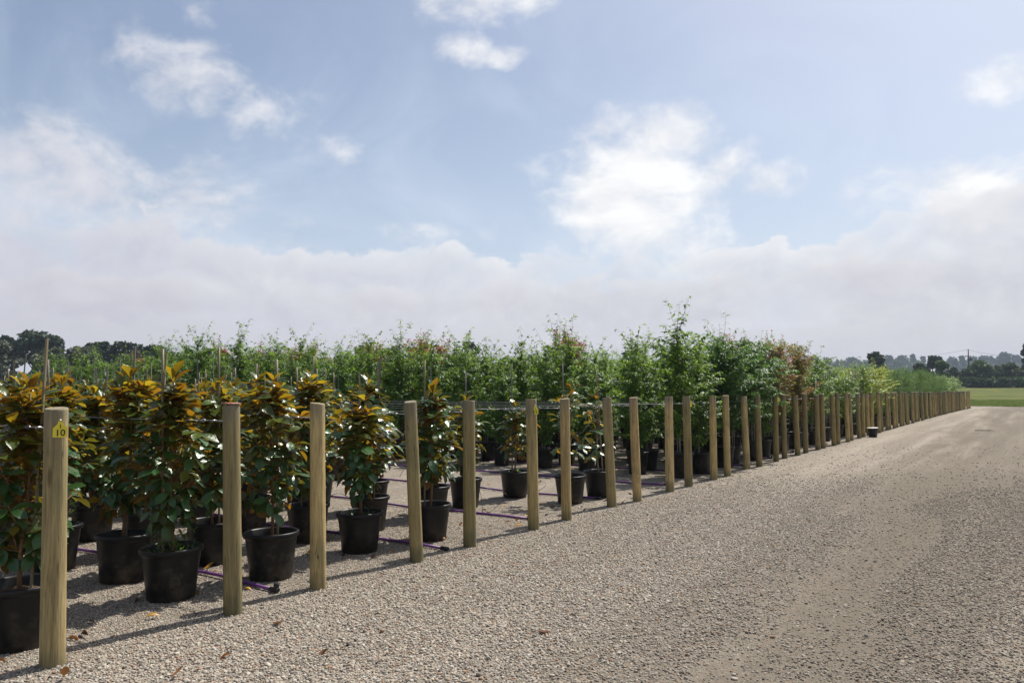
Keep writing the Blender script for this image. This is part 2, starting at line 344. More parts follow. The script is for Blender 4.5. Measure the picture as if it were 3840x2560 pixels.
gap = t.m('MULTIPLY', t.mr(vo.outputs['Distance'], .35, .75), t.m('SUBTRACT', 1.0, t.m('MULTIPLY', fines, .7)))
gc = t.mix(t.m('MULTIPLY', gap, .45), gc, (.13, .11, .09, 1))
trk = t.n('ShaderNodeMapping'); t.put(trk.inputs[0], P); trk.inputs['Scale'].default_value = (1.0, .045, 1)
tn = t.noise(trk.outputs[0], 1.5, 4, .6, .2); gc = t.mix(t.m('MULTIPLY', t.mr(tn, .40, .60), t.mr(sxp.outputs[0], .8, 2.4, .30, .55)), gc, (.13, .112, .086, 1))
gc = t.mix(t.m('MULTIPLY', t.mr(tn, .44, .30), .30), gc, (.40, .36, .29, 1))
gc = t.mix(1.0, gc, (.93, .925, .895, 1), 'MULTIPLY')
b = t.n('ShaderNodeBsdfPrincipled', i_0=gc); b.inputs['Roughness'].default_value = .95; b.inputs['Specular IOR Level'].default_value = .12
hh = t.m('ADD', t.m('MULTIPLY', t.m('SUBTRACT', 1.0, vo.outputs['Distance']), t.m('SUBTRACT', 1.0, t.m('MULTIPLY', fines, .75))), t.m('MULTIPLY', fn, .25))
bp = t.n('ShaderNodeBump', i_Height=hh); bp.inputs['Strength'].default_value = .9; bp.inputs['Distance'].default_value = .012
t.put(b.inputs['Normal'], bp.outputs[0]); t.put(out.inputs[0], b.outputs[0]); M_gravel = m

# meadow
m, t, out = new_mat('meadow'); tcn = t.n('ShaderNodeTexCoord'); P = tcn.outputs['Object']
n1 = t.noise(P, .07, 5, .6); n2 = t.noise(P, 1.4, 5, .65); n3 = t.noise(P, .25, 4, .6)
gcol = t.mix(n2, (.05, .075, .022, 1), (.10, .125, .036, 1))
gcol = t.mix(t.m('MULTIPLY', t.mr(n1, .42, .62), .6), gcol, (.14, .13, .042, 1))
gcol = t.mix(t.m('MULTIPLY', t.mr(n3, .58, .7), .5), gcol, (.33, .25, .03, 1))
b = t.n('ShaderNodeBsdfPrincipled', i_0=gcol); b.inputs['Roughness'].default_value = 1; b.inputs['Specular IOR Level'].default_value = .05
bp = t.n('ShaderNodeBump', i_Height=n2); bp.inputs['Strength'].default_value = 1; bp.inputs['Distance'].default_value = .3
t.put(b.inputs['Normal'], bp.outputs[0]); t.put(out.inputs[0], b.outputs[0]); M_meadow = m

# ------------------------------------------------------------------ ground
rng = np.random.default_rng(7); random.seed(7)
def vnoise(x, y, f, seed):
    """smooth value noise for laying out gravel"""
    g = np.random.default_rng(seed).random((256, 256)); x = np.asarray(x) * f; y = np.asarray(y) * f
    xi = np.floor(x).astype(int); yi = np.floor(y).astype(int); u = x - xi; v = y - yi; u = u * u * (3 - 2 * u); v = v * v * (3 - 2 * v)
    a = g[xi % 256, yi % 256]; b_ = g[(xi + 1) % 256, yi % 256]; c = g[xi % 256, (yi + 1) % 256]; d = g[(xi + 1) % 256, (yi + 1) % 256]
    return (a * (1 - u) + b_ * u) * (1 - v) + (c * (1 - u) + d * u) * v
def fbm(x, y, f, seed): return .55 * vnoise(x, y, f, seed) + .3 * vnoise(x, y, f * 2.1, seed + 1) + .15 * vnoise(x, y, f * 4.3, seed + 2)
def sstep(v, a, b_):
    q = np.clip((v - a) / (b_ - a), 0, 1); return q * q * (3 - 2 * q)
def fines_at(x, y):
    wob = (fbm(x, y * .35, .9, 11) - .5) * 1.7
    tr1 = sstep(x + wob, 1.9, 3.1) * (1 - sstep(x + wob, 3.2, 4.4)); tr2 = sstep(x + wob, 4.7, 5.6) * (1 - sstep(x + wob, 6.0, 7.0))
    pat = sstep(fbm(x * 1.1, y * .2, 1.9, 21), .22, .62) * (.7 + .6 * (fbm(x, y, 4.5, 71) - .25))
    f = np.maximum(tr1, tr2) * (.35 + .65 * pat)
    f = np.maximum(f, .40 * sstep(x, 2.0, 3.4))
    f = np.maximum(f, .30 * (1 - sstep(x, -.15, .5)))
    f = np.maximum(f, .5 * sstep(fbm(x, y, .5, 41), .6, .75) * sstep(x, .6, 1.4))
    return np.clip(f, 0, 1)
def zg(x, y): return (fbm(x, y * .6, .8, 31) - .5) * .035 * sstep(x, .25, 1.2) + (fbm(x, y, 3.0, 51) - .5) * .012
def grid(xs, ys):
    X, Y = np.meshgrid(xs, ys); nx, ny = len(xs), len(ys)
    i = np.arange(nx - 1); j = np.arange(ny - 1); I, J = np.meshgrid(i, j); a = (J * nx + I).ravel()
    return X.ravel(), Y.ravel(), np.stack([a, a + 1, a + 1 + nx, a + nx], 1)
xs = np.concatenate([np.linspace(-46, -8, 40)[:-1], np.linspace(-8, -1, 36)[:-1], np.linspace(-1, 7, 110)[:-1], np.linspace(7, 30, 30)])
ys = np.concatenate([np.linspace(-20, -2.5, 16)[:-1], np.linspace(-2.5, 12, 140)[:-1], np.linspace(12, 36, 100)[:-1], np.linspace(36, 81.5, 80)])
X, Y, Q = grid(xs, ys)
yard = mesh_np('gravel_yard', np.stack([X, Y, zg(X, Y)], 1), Q, M_gravel)
at = yard.attributes.new('fines', 'FLOAT', 'POINT'); at.data.foreach_set('value', fines_at(X, Y).astype(np.float32))
obj('gravel_yard', yard, kind='structure')
def terrain(x, y):
    dx = np.maximum(np.maximum(-46 - x, x - 30), 0); dy = np.maximum(np.maximum(-20 - y, y - 81.5), 0); d = np.hypot(dx, dy)
    q = np.minimum(np.maximum(d - .6, 0), 420)
    return -.05 + .0185 * q + .35 * sstep(d, 8, 60) * (vnoise(x, y, .045, 3) - .5) * 2
gx = np.concatenate([-np.geomspace(1100, 60, 40), np.linspace(-46, 30, 39), np.geomspace(34, 1100, 44)])
gy = np.concatenate([-np.geomspace(500, 30, 20), np.linspace(-20, 81.5, 30), 81.5 + np.geomspace(.6, 1100, 90)])
X, Y, Q = grid(gx, gy)
obj('grass_field', mesh_np('grass_field', np.stack([X, Y, terrain(X, Y)], 1), Q, M_meadow), kind='structure')
def tz(x, y): return float(terrain(np.array([x]), np.array([y]))[0])


# ------------------------------------------------------------------ geometry-node scatter (uncountable stuff only)
def scatter(name, pts, rot, scl, shapes, label):
    me = bpy.data.meshes.new(name); me.vertices.add(len(pts)); me.vertices.foreach_set('co', np.asarray(pts, np.float32).ravel())
    a = me.attributes.new('rot', 'FLOAT_VECTOR', 'POINT'); a.data.foreach_set('vector', np.asarray(rot, np.float32).ravel())
    a = me.attributes.new('scl', 'FLOAT_VECTOR', 'POINT'); a.data.foreach_set('vector', np.asarray(scl, np.float32).ravel())
    a = me.attributes.new('pick', 'INT', 'POINT'); a.data.foreach_set('value', rng.integers(0, len(shapes), len(pts)).astype(np.int32))
    me.update()
    col = bpy.data.collections.new(name + '_shapes')
    for s_ in shapes: col.objects.link(bpy.data.objects.new(s_.name, s_))
    g = bpy.data.node_groups.new(name, 'GeometryNodeTree')
    g.interface.new_socket('Geometry', in_out='INPUT', socket_type='NodeSocketGeometry'); g.interface.new_socket('Geometry', in_out='OUTPUT', socket_type='NodeSocketGeometry')
    N = g.nodes; L = g.links; gi = N.new('NodeGroupInput'); go = N.new('NodeGroupOutput'); ip = N.new('GeometryNodeInstanceOnPoints')
    ci = N.new('GeometryNodeCollectionInfo'); ci.inputs[0].default_value = col; ci.inputs[1].default_value = True; ci.inputs[2].default_value = True
    def na(nm, ty):
        n_ = N.new('GeometryNodeInputNamedAttribute'); n_.data_type = ty; n_.inputs[0].default_value = nm; return n_.outputs[0]
    e2 = N.new('FunctionNodeEulerToRotation'); L.new(na('rot', 'FLOAT_VECTOR'), e2.inputs[0])
    L.new(gi.outputs[0], ip.inputs['Points']); L.new(ci.outputs[0], ip.inputs['Instance']); ip.inputs['Pick Instance'].default_value = True
    L.new(na('pick', 'INT'), ip.inputs['Instance Index']); L.new(e2.outputs[0], ip.inputs['Rotation']); L.new(na('scl', 'FLOAT_VECTOR'), ip.inputs['Scale'])
    L.new(ip.outputs[0], go.inputs[0])
    o = obj(name, me, kind='stuff', label=label); md = o.modifiers.new('scatter', 'NODES'); md.node_group = g
    return o

import bmesh
pebs = []
for i in range(9):
    bm = bmesh.new(); bmesh.ops.create_icosphere(bm, subdivisions=2 if i < 5 else 1, radius=1)
    r_ = random.Random(i); ax = (r_.uniform(.8, 1.25), r_.uniform(.65, 1), r_.uniform(.45, .75)); cuts = [(Vector((r_.gauss(0, 1), r_.gauss(0, 1), r_.gauss(0, 1))).normalized(), r_.uniform(.55, .85)) for _ in range(5)]
    for v in bm.verts:
        for n_, d_ in cuts:
            q = v.co.dot(n_) - d_
            if q > 0: v.co -= n_ * q * .85
        v.co = Vector((v.co.x * ax[0], v.co.y * ax[1], v.co.z * ax[2])) * r_.uniform(.96, 1.04)
    me = bpy.data.meshes.new('pebble'); bm.to_mesh(me); bm.free(); me.materials.append(M_peb)
    me.polygons.foreach_set('use_smooth', [True] * len(me.polygons)); pebs.append(me)
def pebble_zone(n, x0, x1, y0, y1, s0, s1, keep):
    x = rng.uniform(x0, x1, n); y = rng.uniform(y0, y1, n)
    k = rng.random(n) < keep(x, y); x = x[k]; y = y[k]; s = s0 + (s1 - s0) * rng.random(len(x)) ** 2.2
    return x, y, s
def depth(x, y): return (x - CAM.x) * -.5583 + (y - CAM.y) * .8296
def lat(x, y): return (x - CAM.x) * .8296 + (y - CAM.y) * .5583
def inview(x, y, pad=.8): d = depth(x, y); return (d > 2.9) & (np.abs(lat(x, y)) < .69 * d + pad)
zs = []
k1 = lambda x, y: inview(x, y) * (1 - sstep(fines_at(x, y), .0, .85) * .90) * (1 - sstep(depth(x, y), 6.5, 15)) * sstep(x, -.25, .35)
zs.append(pebble_zone(680000, -.3, 5.6, -1, 16, .0040, .0118, k1))
k2 = lambda x, y: inview(x, y) * (1 - sstep(depth(x, y), 6.0, 11)) * (1 - sstep(x, -.15, .4)) * .9
zs.append(pebble_zone(300000, -4.6, .4, -.8, 8, .0042, .0085, k2))
k3 = lambda x, y: inview(x, y) * (1 - sstep(depth(x, y), 6, 14)) * fines_at(x, y)
zs.append(pebble_zone(120000, 1.5, 5.6, -1, 13, .003, .008, k3))
k4 = lambda x, y: inview(x, y) * (1 - sstep(depth(x, y), 8, 26))
zs.append(pebble_zone(6000, -.2, 6, -1, 26, .013, .019, k4))
x = np.concatenate([a[0] for a in zs]); y = np.concatenate([a[1] for a in zs]); s = np.concatenate([a[2] for a in zs])
fz = fines_at(x, y); dz = (rng.uniform(-.15, .5, len(x)) - .18 * sstep(fz, .4, .9)) * s
scatter('gravel', np.stack([x, y, zg(x, y) + dz], 1), np.stack([rng.normal(0, .35, len(x)), rng.normal(0, .35, len(x)), rng.uniform(0, 6.28, len(x))], 1),
        np.stack([s, s, s], 1), pebs, 'loose mixed pebbles of the gravel road')
print('pebbles', len(x))

# ------------------------------------------------------------------ leaf templates and plants
def leaf_tmpl(L, Wd, n=4, fold=.25, curl=.3, peak=.55, wave=0.0):
    """blade with a midrib: y along the leaf, z the upper side; quads"""
    V = []; F = []
    for i in range(n + 1):
        u = i / n; a = u * curl
        yy = L * (math.sin(a) / curl if curl else u); zz = -L * ((1 - math.cos(a)) / curl if curl else 0)
        wd = Wd * .5 * max(.05, math.sin(math.pi * u ** (math.log(.5) / math.log(peak))) ** .8)
        if i == 0: wd = Wd * .06
        if i == n: wd = Wd * .03
        for sgn in (-1, 0, 1): V.append((sgn * wd, yy, zz + abs(sgn) * wd * fold + wave * sgn * math.sin(u * 7) * Wd))
    for i in range(n):
        for j in (0, 1): a = i * 3 + j; F.append((a, a + 1, a + 4, a + 3))
    return np.array(V), np.array(F)
def basis(pos, d, nrm, s=1.0):
    d = d / np.linalg.norm(d); z = nrm - d * nrm.dot(d); ln = np.linalg.norm(z)
    if ln < 1e-4: z = np.array([d[1], -d[0], .1]); z = z - d * z.dot(d); ln = np.linalg.norm(z)
    z /= ln; xv = np.cross(d, z); M = np.eye(4); M[:3, 0] = xv * s; M[:3, 1] = d * s; M[:3, 2] = z * s; M[:3, 3] = pos
    return M
def stack(name, tm, mats, mat, seed=0):
    """many leaves in one mesh"""
    V, F = tm; Ms = np.asarray(mats); N = len(Ms)
    P_ = np.einsum('nij,vj->nvi', Ms[:, :3, :3], V) + Ms[:, None, :3, 3]
    Q_ = F[None] + (np.arange(N) * len(V))[:, None, None]
    rr = np.repeat(np.random.default_rng(seed).random(N), len(V))
    return mesh_np(name, P_.reshape(-1, 3), Q_.reshape(-1, 4), mat, True, rr)

MAGT = [leaf_tmpl(.165, .088, 4, .3, .5, .60), leaf_tmpl(.15, .080, 4, .18, .85, .62), leaf_tmpl(.17, .086, 4, .4, .3, .60), leaf_tmpl(.145, .072, 4, .12, .15, .62)]
MAGM = [mesh_np('magnolia_leaf', *tm, M_mag) for tm in MAGT] + [mesh_np('young_magnolia_leaf', *tm, M_magy) for tm in MAGT]

def pot_mesh(rt, rb, h, n=36):
    b_ = MB(); b_.lathe([(rb * .92, 0), (rb, .006), (rb + (rt - rb) * .5, h * .5), (rt * .985, h - .05), (rt, h - .045), (rt + .012, h - .038), (rt + .016, h - .02), (rt + .015, h - .006), (rt + .008, h),
             (rt + .001, h - .002), (rt - .006, h - .012), (rt - .012, h - .05), (rt - .02, h - .075)], n, cap0=True)
    return b_.mesh('pot', M_pot)
def soil_mesh(r, h, n=26):
    V = [(0, 0, h + .012)]; F = []; rr = [.3, .6, .85, 1.0]; g = np.random.default_rng(4)
    for q in rr:
        for k in range(n): V.append((r * q * math.cos(6.283 * k / n), r * q * math.sin(6.283 * k / n), h + .01 * (1 - q) + g.uniform(-.008, .008)))
    F = [(0, 1 + k, 1 + (k + 1) % n) for k in range(n)]
    me = bpy.data.meshes.new('soil')
    F += [(1 + i * n + k, 1 + (i + 1) * n + k, 1 + (i + 1) * n + (k + 1) % n, 1 + i * n + (k + 1) % n) for i in range(3) for k in range(n)]
    me.from_pydata(V, [], F); me.materials.append(M_soil); return me
POT = pot_mesh(.203, .163, .37); SOIL = soil_mesh(.185, .305)
POT_T = pot_mesh(.19, .15, .40, 24); SOIL_T = soil_mesh(.172, .335, 14)
def stake_mesh(h, mat, rad=.011, lean=(0, 0), z0=.28, square=False):
    b_ = MB(); n = 8; pts = [(lean[0] * i / n, lean[1] * i / n, z0 + (h - z0) * i / n) for i in range(n + 1)]
    b_.tube(pts, [rad * (1.12 if (not square and i % 2 == 0) else 1) for i in range(n + 1)], 4 if square else 7); return b_.mesh('stake', mat, not square)

def magnolia_layout(seed, H, z0, Rr, nb, dense=1.0, sparse=False):
    """branches and leaf matrices of one columnar magnolia; z from the ground"""
    g = np.random.default_rng(seed); tw = MB(); Ms = []; kinds = []
    ang = g.uniform(0, 6.28)
    tx, ty = g.normal(0, .02, 2); zs_ = np.linspace(.30, H - .14, 9)
    tr = [np.array([tx * (z - .3) + .012 * math.sin(z * 6 + seed), ty * (z - .3) + .012 * math.cos(z * 5 + seed), z]) for z in zs_]
    tw.tube(tr, np.linspace(.014, .005, 9), 7)
    def trunk_at(z): return np.array([np.interp(z, zs_, [p[k] for p in tr]) for k in (0, 1)] + [z])
    def whorl(p, ax, n, e, s, jitter=.25):
        a0 = g.uniform(0, 6.28); side = np.cross(ax, [0, 0, 1.0])
        if np.linalg.norm(side) < .1: side = np.array([1.0, 0, 0])
        side /= np.linalg.norm(side); oth = np.cross(ax, side)
        for k in range(n):
            a = a0 + k * 2.4 + g.normal(0, .2); el_ = e + g.normal(0, jitter)
            out_ = side * math.cos(a) + oth * math.sin(a)
            d = ax * math.sin(el_) + out_ * math.cos(el_)
            nrm = ax * math.cos(el_) - out_ * math.sin(el_) + np.array([0, 0, .35])
            if e < .75:                                   # lower leaves hang a little and turn their faces outward
                rad = np.array([p[0], p[1], 0.0]); rad /= max(.03, np.linalg.norm(rad)); w_ = (.75 - e) / .95
                nrm = nrm + rad * .6 * w_; d = d + np.array([0, 0, -.22]) * w_ + rad * .2 * w_
            Ms.append(basis(p + ax * g.uniform(-.05, .012) + out_ * .006, d, nrm + g.normal(0, .28, 3), s * g.uniform(.52, 1.02))); kinds.append(int(g.integers(0, 4)) + (4 if g.random() < (.14 + .34 * min(1, max(0, (p[2] - z0) / (H - z0) - .25) / .6)) else 0))
    for b_ in range(nb):
        hf = (b_ + g.uniform(.1, .9)) / nb; hf = hf ** .92; z = z0 + (H - .25 - z0) * hf
        ang += 2.4 + g.normal(0, .3); prof = (.62 + .38 * min(1, hf / .3)) * (1 - .62 * max(0, (hf - .5) / .5) ** 1.5)
        ln = Rr * prof * g.uniform(.62, 1.08); elv = R(18 + 40 * hf) + g.normal(0, .12)
        d0 = np.array([math.cos(ang) * math.cos(elv), math.sin(ang) * math.cos(elv), math.sin(elv)])
        a = trunk_at(max(.42, z - ln * .25)); mid = a + d0 * ln * .55 + np.array([0, 0, -.015]); tip = a + d0 * ln + np.array([0, 0, .06 * ln / .35])
        tw.tube([a, mid, tip], [.0055, .0042, .0028], 5)
        ax = (tip - mid); ax /= np.linalg.norm(ax); ax = ax * .6 + np.array([0, 0, .55 + .3 * hf]); ax /= np.linalg.norm(ax)
        e = R(-8 + 40 * hf)
        whorl(tip, ax, int(g.integers(6, 9) * dense), e, 1.0)
        if not sparse or g.random() < .3: whorl(mid, ax, int(g.integers(5, 8) * dense), e - .2, .95, .35)
        if g.random() < .85 and not sparse: whorl(a + d0 * ln * .78, ax, 4, e - .1, .95, .35)
    topp = trunk_at(H - .14)
    whorl(topp + [0, 0, .04], np.array([0, 0, 1.0]), 6, R(58), 1.0); whorl(topp - [0, 0, .09], np.array([0, 0, 1.0]), 6, R(20), 1.0)
    return tw, Ms, kinds

def weeds_mesh(seed, n=60, r=.13, h=.14):
    g = np.random.default_rng(seed); Ms = []
    tm = leaf_tmpl(.06, .016, 2, .2, .6)
    for i in range(n):
        a = g.uniform(0, 6.28); q = r * math.sqrt(g.random()); z = .31 + h * g.random() ** 1.5
        d = np.array([g.normal(0, .6), g.normal(0, .6), .7]); Ms.append(basis(np.array([q * math.cos(a), q * math.sin(a), z]), d, np.array([0, 0, 1.0]), g.uniform(.6, 1.3)))
    return stack('weeds', tm, Ms, M_weed, seed)

# rows: y positions of the posts along the fence, in pairs
PS = [0, 1.168, 1.936, 3.053, 3.823, 4.94, 5.679, 6.869, 7.52, 8.692, 9.437, 10.553, 11.239, 12.589, 13.219, 14.506, 15.323, 16.348, 17.162, 18.324, 18.916]
g = np.random.default_rng(5)
while PS[-1] < 70.6:
    PS.append(PS[-1] + (1.20 if len(PS) % 2 == 1 else .70) + g.normal(0, .05))
PX = [float(g.normal(0, .02)) if i > 20 else x_ for i, x_ in enumerate([0, -.029, -.051, -.036, -.035, -.014, -.031, -.043, .014, 0, .007, .018, .027, -.047, .008, -.014, -.049, -.019, -.028, -.003, 0] + [0] * 80)]
NP = len(PS)
for i in range(NP):
    if PS[i] > 48: PX[i] += .33 * ((PS[i] - 48) / 23) ** 1.5
TAGS = {0: ('I', '10', .32), 5: ('I', '15', .78), 10: (None, None, 1.15), 15: (None, None, 1.1), 20: (None, None, 1.1)}
def post_name(i):
    if i == 0: return 'the nearest post'
    if i == 5: return 'the second tagged post'
    if i == 1: return 'the red-topped post'
    return 'the %s post' % ORD[i]

# ---- magnolias, rows behind posts 1-11
MAGN = {}
near_specs = {}
def k_ok(i, k):
    if i <= 3: return True
    if i == 4: return True
    if i == 5: return k in (1, 2, 3) or k >= 5
    if i == 6: return k == 1 or k >= 5
    if i == 7: return k in (0, 1) or k >= 5
    if i == 8: return k == 0 or k >= 6
    return k >= 7
protos = []
for q in range(6):
    g = np.random.default_rng(400 + q)
    tw, Ms, kd = magnolia_layout(400 + q, g.uniform(1.55, 1.78), g.uniform(.58, .68), g.uniform(.32, .39), 29)
    r0 = bpy.data.objects.new('potted_magnolia', None); C.objects.link(r0); r0.empty_display_size = .1; r0['category'] = 'magnolia'
    obj('pot', POT, r0); obj('soil', SOIL, r0); obj('trunk', tw.mesh('trunk', M_bark), r0)
    obj('stake', stake_mesh(g.uniform(1.7, 1.95), M_stake if q % 2 else M_cane, .0085, (g.normal(0, .04), g.normal(0, .04)), square=q % 2 == 1), r0, loc=(.05, -.03, 0))
    bm = bmesh.new()
    for kk in range(8):
        ms_ = [M_ for M_, c_ in zip(Ms, kd) if c_ == kk]
        if ms_:
            n0 = len(bm.faces); bm.from_mesh(stack('foliage', MAGT[kk % 4], ms_, M_mag, kk)); bm.faces.ensure_lookup_table()
            for f in bm.faces[n0:]: f.material_index = kk // 4
    cm = bpy.data.meshes.new('foliage'); bm.to_mesh(cm); bm.free(); cm.materials.append(M_mag); cm.materials.append(M_magy)
    obj('foliage', cm, r0, kind='stuff'); protos.append([r0, False])
ntot = 0; nleaf = 0
for i in range(11):
    for k in range(22):
        if not k_ok(i, k): continue
        g = np.random.default_rng(1000 + i * 40 + k)
        x_ = -.60 - .93 * k + g.normal(0, .04); y_ = PS[i] + .06 + g.normal(0, .04)
        if i == 0 and k == 0: x_, y_ = -.51, .05
        if i == 1 and k == 0: x_, y_ = -.73, 1.16
        if (i, k) == (3, 0): x_, y_ = -.76, 3.08
        d_ = depth(x_, y_); l_ = lat(x_, y_)
        if abs(l_) > .69 * d_ + 1.6 or d_ < 2: continue
        kk = '%s magnolia back from %s' % (ORD[k], post_name(i))
        near = d_ < 9.6 and k < 5 and nleaf < 5600 or i in (5, 6, 7, 8) and k < 3
        if near:
            H, z0, Rr, nb, dn, sp_ = g.uniform(1.58, 1.74), g.uniform(.52, .64), g.uniform(.29, .36), 31, 1.0, False
            lab = 'glossy bushy ' + kk
            if (i, k) == (0, 0): H = 1.62
            if (i, k) == (3, 0): H, z0, Rr = 1.50, .58, .35
            if (i, k) == (4, 0): H, z0, Rr = 1.60, .52, .33
            if (i, k) in ((5, 1), (5, 2)): H, Rr = 1.5, .3
            if (i, k) == (6, 1): H, z0, Rr, nb, lab = 1.45, .55, .27, 18, 'slim glossy ' + kk
            if (i, k) == (7, 1): H, z0, Rr, nb, dn, lab = 1.38, .62, .27, 13, .9, 'slim glossy ' + kk
            if (i, k) == (7, 0): H, z0, Rr, nb, dn, sp_, lab = 1.62, .62, .40, 11, .75, True, 'sparse thinly leaved ' + kk
            if (i, k) == (8, 0): H, z0, Rr, nb, dn, sp_, lab = 1.50, .50, .30, 11, .8, True, 'sparse yellowing ' + kk
            tw, Ms, kd = magnolia_layout(2000 + i * 40 + k, H, z0, Rr, nb, dn, sp_)
            r_ = thing('potted_magnolia', (x_, y_, 0), lab, 'magnolia', 'potted magnolias in rows behind the posts', g.uniform(0, 6.28))
            r_.rotation_euler = (g.normal(0, .012), g.normal(0, .012), r_.rotation_euler.z); obj('pot', POT, r_); obj('soil', SOIL, r_); obj('trunk', tw.mesh('trunk', M_bark if not sp_ else M_greybark), r_)
            hs = 1.78 if (i, k) != (3, 0) else 1.72
            obj('stake', stake_mesh(g.uniform(hs - .06, hs + .1), M_stake if g.random() < .7 else M_cane, .0088, (g.normal(0, .03), g.normal(0, .03)), square=g.random() < .6), r_, loc=(.05, -.04, 0))
            if (i, k) in ((1, 0), (4, 0), (3, 0), (1, 2), (7, 1), (2, 3)): obj('weeds', weeds_mesh(i * 9 + k, 190 if i == 1 else (80 if k == 0 and i != 3 else 30), .17 if i == 1 else .13, .26 if i == 1 else .13), r_, kind='stuff')
            order = list(range(len(Ms))); cap_ = 290
            for q in order[:cap_]:
                lf = bpy.data.objects.new('leaf', MAGM[kd[q]]); C.objects.link(lf); lf.parent = r_; lf.matrix_basis = Matrix(Ms[q].tolist()); nleaf += 1
            if len(Ms) > cap_:
                rest = stack('foliage', MAGT[0], [Ms[q] for q in order[cap_:]], M_magy, 3); obj('foliage', rest, r_, kind='stuff')
        else:
            p = protos[int(g.integers(0, 6))]
            lab = 'bushy bronze-topped ' + kk if k < 8 else 'bushy magnolia far back in the row behind ' + post_name(i)
            if not p[1]:
                p[0].location = (x_, y_, 0); p[0].rotation_euler = (0, 0, g.uniform(0, 6.28)); tag(p[0], lab, 'magnolia', 'potted magnolias in rows behind the posts'); p[1] = True
            else: copy_tree(p[0], (x_, y_, 0), g.uniform(0, 6.28), lab, scale=g.uniform(.93, 1.05))
        ntot += 1
print('magnolias', ntot, 'leaf objects', nleaf)

# ---- saplings and young trees, rows behind posts 12 and on
def sapling(seed, H, z0, Rr, nb, nl, tm, mat, barkm, elev=(35, 65), droop=.5, prof='cone', tips=3, lsz=1.0, spread=1.0, leader=False):
    g = np.random.default_rng(seed); tw = MB(); Ms = []
    zs_ = np.linspace(.33, H, 10); wx, wy = g.normal(0, .05, 2)
    tr = [np.array([wx * ((z - .33) / H) + .018 * math.sin(z * 4 + seed), wy * ((z - .33) / H) + .018 * math.cos(z * 3.3 + seed), z]) for z in zs_]
    tw.tube(tr, np.linspace(.015, .0025, 10), 6)
    def at_(z): return np.array([np.interp(z, zs_, [p[k] for p in tr]) for k in (0, 1)] + [z])
    paths = []; ang = g.uniform(0, 6.28)
    for b_ in range(nb):
        hf = (b_ + g.random()) / nb; z = z0 + (H - (.46 if leader else .12) - z0) * hf; ang += 2.4 + g.normal(0, .4)
        if prof == 'cone': pf = (1 - hf) ** .6 * .85 + .18
        elif prof == 'round': pf = math.sqrt(max(.04, 1 - (2 * hf - .95) ** 2)) * .9 + .1
        else: pf = .75 + .25 * math.sin(hf * 3.1)
        ln = Rr * pf * g.uniform(.65, 1.15) * 1.25; e = R(g.uniform(*elev)) * (1 if prof != 'cone' else .8 + .4 * hf)
        d0 = np.array([math.cos(ang) * math.cos(e), math.sin(ang) * math.cos(e), math.sin(e)]); a = at_(z); pts = [a]
        for s_ in range(4):
            pts.append(pts[-1] + d0 * ln / 4); d0 = d0 + np.array([g.normal(0, .1), g.normal(0, .1), -.22 * droop + g.normal(0, .05)]); d0 /= np.linalg.norm(d0)
        tw.tube(pts, [.0045, .004, .003, .0025, .0015], 4, cap=False); paths.append((pts, 1.0))
    for _ in range(tips):
        a = at_(H - g.uniform(.1, .5)); d0 = np.array([g.normal(0, .35), g.normal(0, .35), 1.0]); d0 /= np.linalg.norm(d0); pts = [a]; ln = g.uniform(.38, .72)
        for s_ in range(4):
            pts.append(pts[-1] + d0 * ln / 4); d0 = d0 + np.array([g.normal(0, .12), g.normal(0, .12), -.08 * droop]); d0 /= np.linalg.norm(d0)
        tw.tube(pts, [.004, .003, .0025, .002, .001], 4, cap=False); paths.append((pts, .22))
    paths.append((tr[5:], .5)); paths.append((tr[7:], .9 if leader else .01))
    wts = np.array([p[1] * np.linalg.norm(np.asarray(p[0][-1]) - p[0][0]) for p in paths]); wts /= wts.sum()
    for pi, cnt in enumerate(g.multinomial(nl, wts)):
        pts = np.array(paths[pi][0]); n_ = len(pts)
        for _ in range(cnt):
            u = (1 - g.random() ** 1.25) * (n_ - 1.001); j = int(u); p = pts[j] + (pts[j + 1] - pts[j]) * (u - j); ax = pts[j + 1] - pts[j]; ax = ax / np.linalg.norm(ax)
            a = g.uniform(0, 6.28); out_ = np.array([math.cos(a), math.sin(a), 0]); d = ax * .5 + out_ * .8 * spread + np.array([0, 0, -.75 * droop]) + g.normal(0, .2, 3)
            off_ = out_ * abs(g.normal(0, .035 * spread)) if paths[pi][1] > .6 else out_ * .004
            Ms.append(basis(p + off_, d, np.array([0, 0, 1.0]) + g.normal(0, .35, 3), lsz * g.uniform(.65, 1.15)))
    return tw, stack('crown', tm, Ms, mat, seed)

M_sap = leafmat('sapling leaf', (.048, .118, .020), (.22, .35, .036), rough=.48, spec=.4, tw=.46, var=.35)
M_blue = leafmat('blue-green leaf', (.050, .12, .036), (.18, .33, .055), rough=.5, spec=.35, tw=.35, var=.3)
M_redl = leafmat('bronze red leaf', (.14, .05, .022), (.42, .14, .035), rough=.5, tw=.4, var=.45)
M_olive = leafmat('olive leaf', (.085, .10, .025), (.30, .28, .04), rough=.5, tw=.4, var=.4)
M_lime = leafmat('lime leaf', (.075, .15, .022), (.24, .40, .035), rough=.45, tw=.42, var=.3)
M_dkcol = leafmat('dark column leaf', (.018, .05, .016), (.06, .15, .02), rough=.45, tw=.25, var=.3)
M_yel = leafmat('gold leaf', (.20, .25, .035), (.46, .52, .06), rough=.5, tw=.45, var=.3)
M_fine = leafmat('fine green leaf', (.034, .10, .012), (.13, .27, .02), rough=.6, spec=.2, tw=.38, var=.35)
M_flower = leafmat('pale flower', (.62, .46, .44), (.5, .35, .3), tw=.3, var=.15)
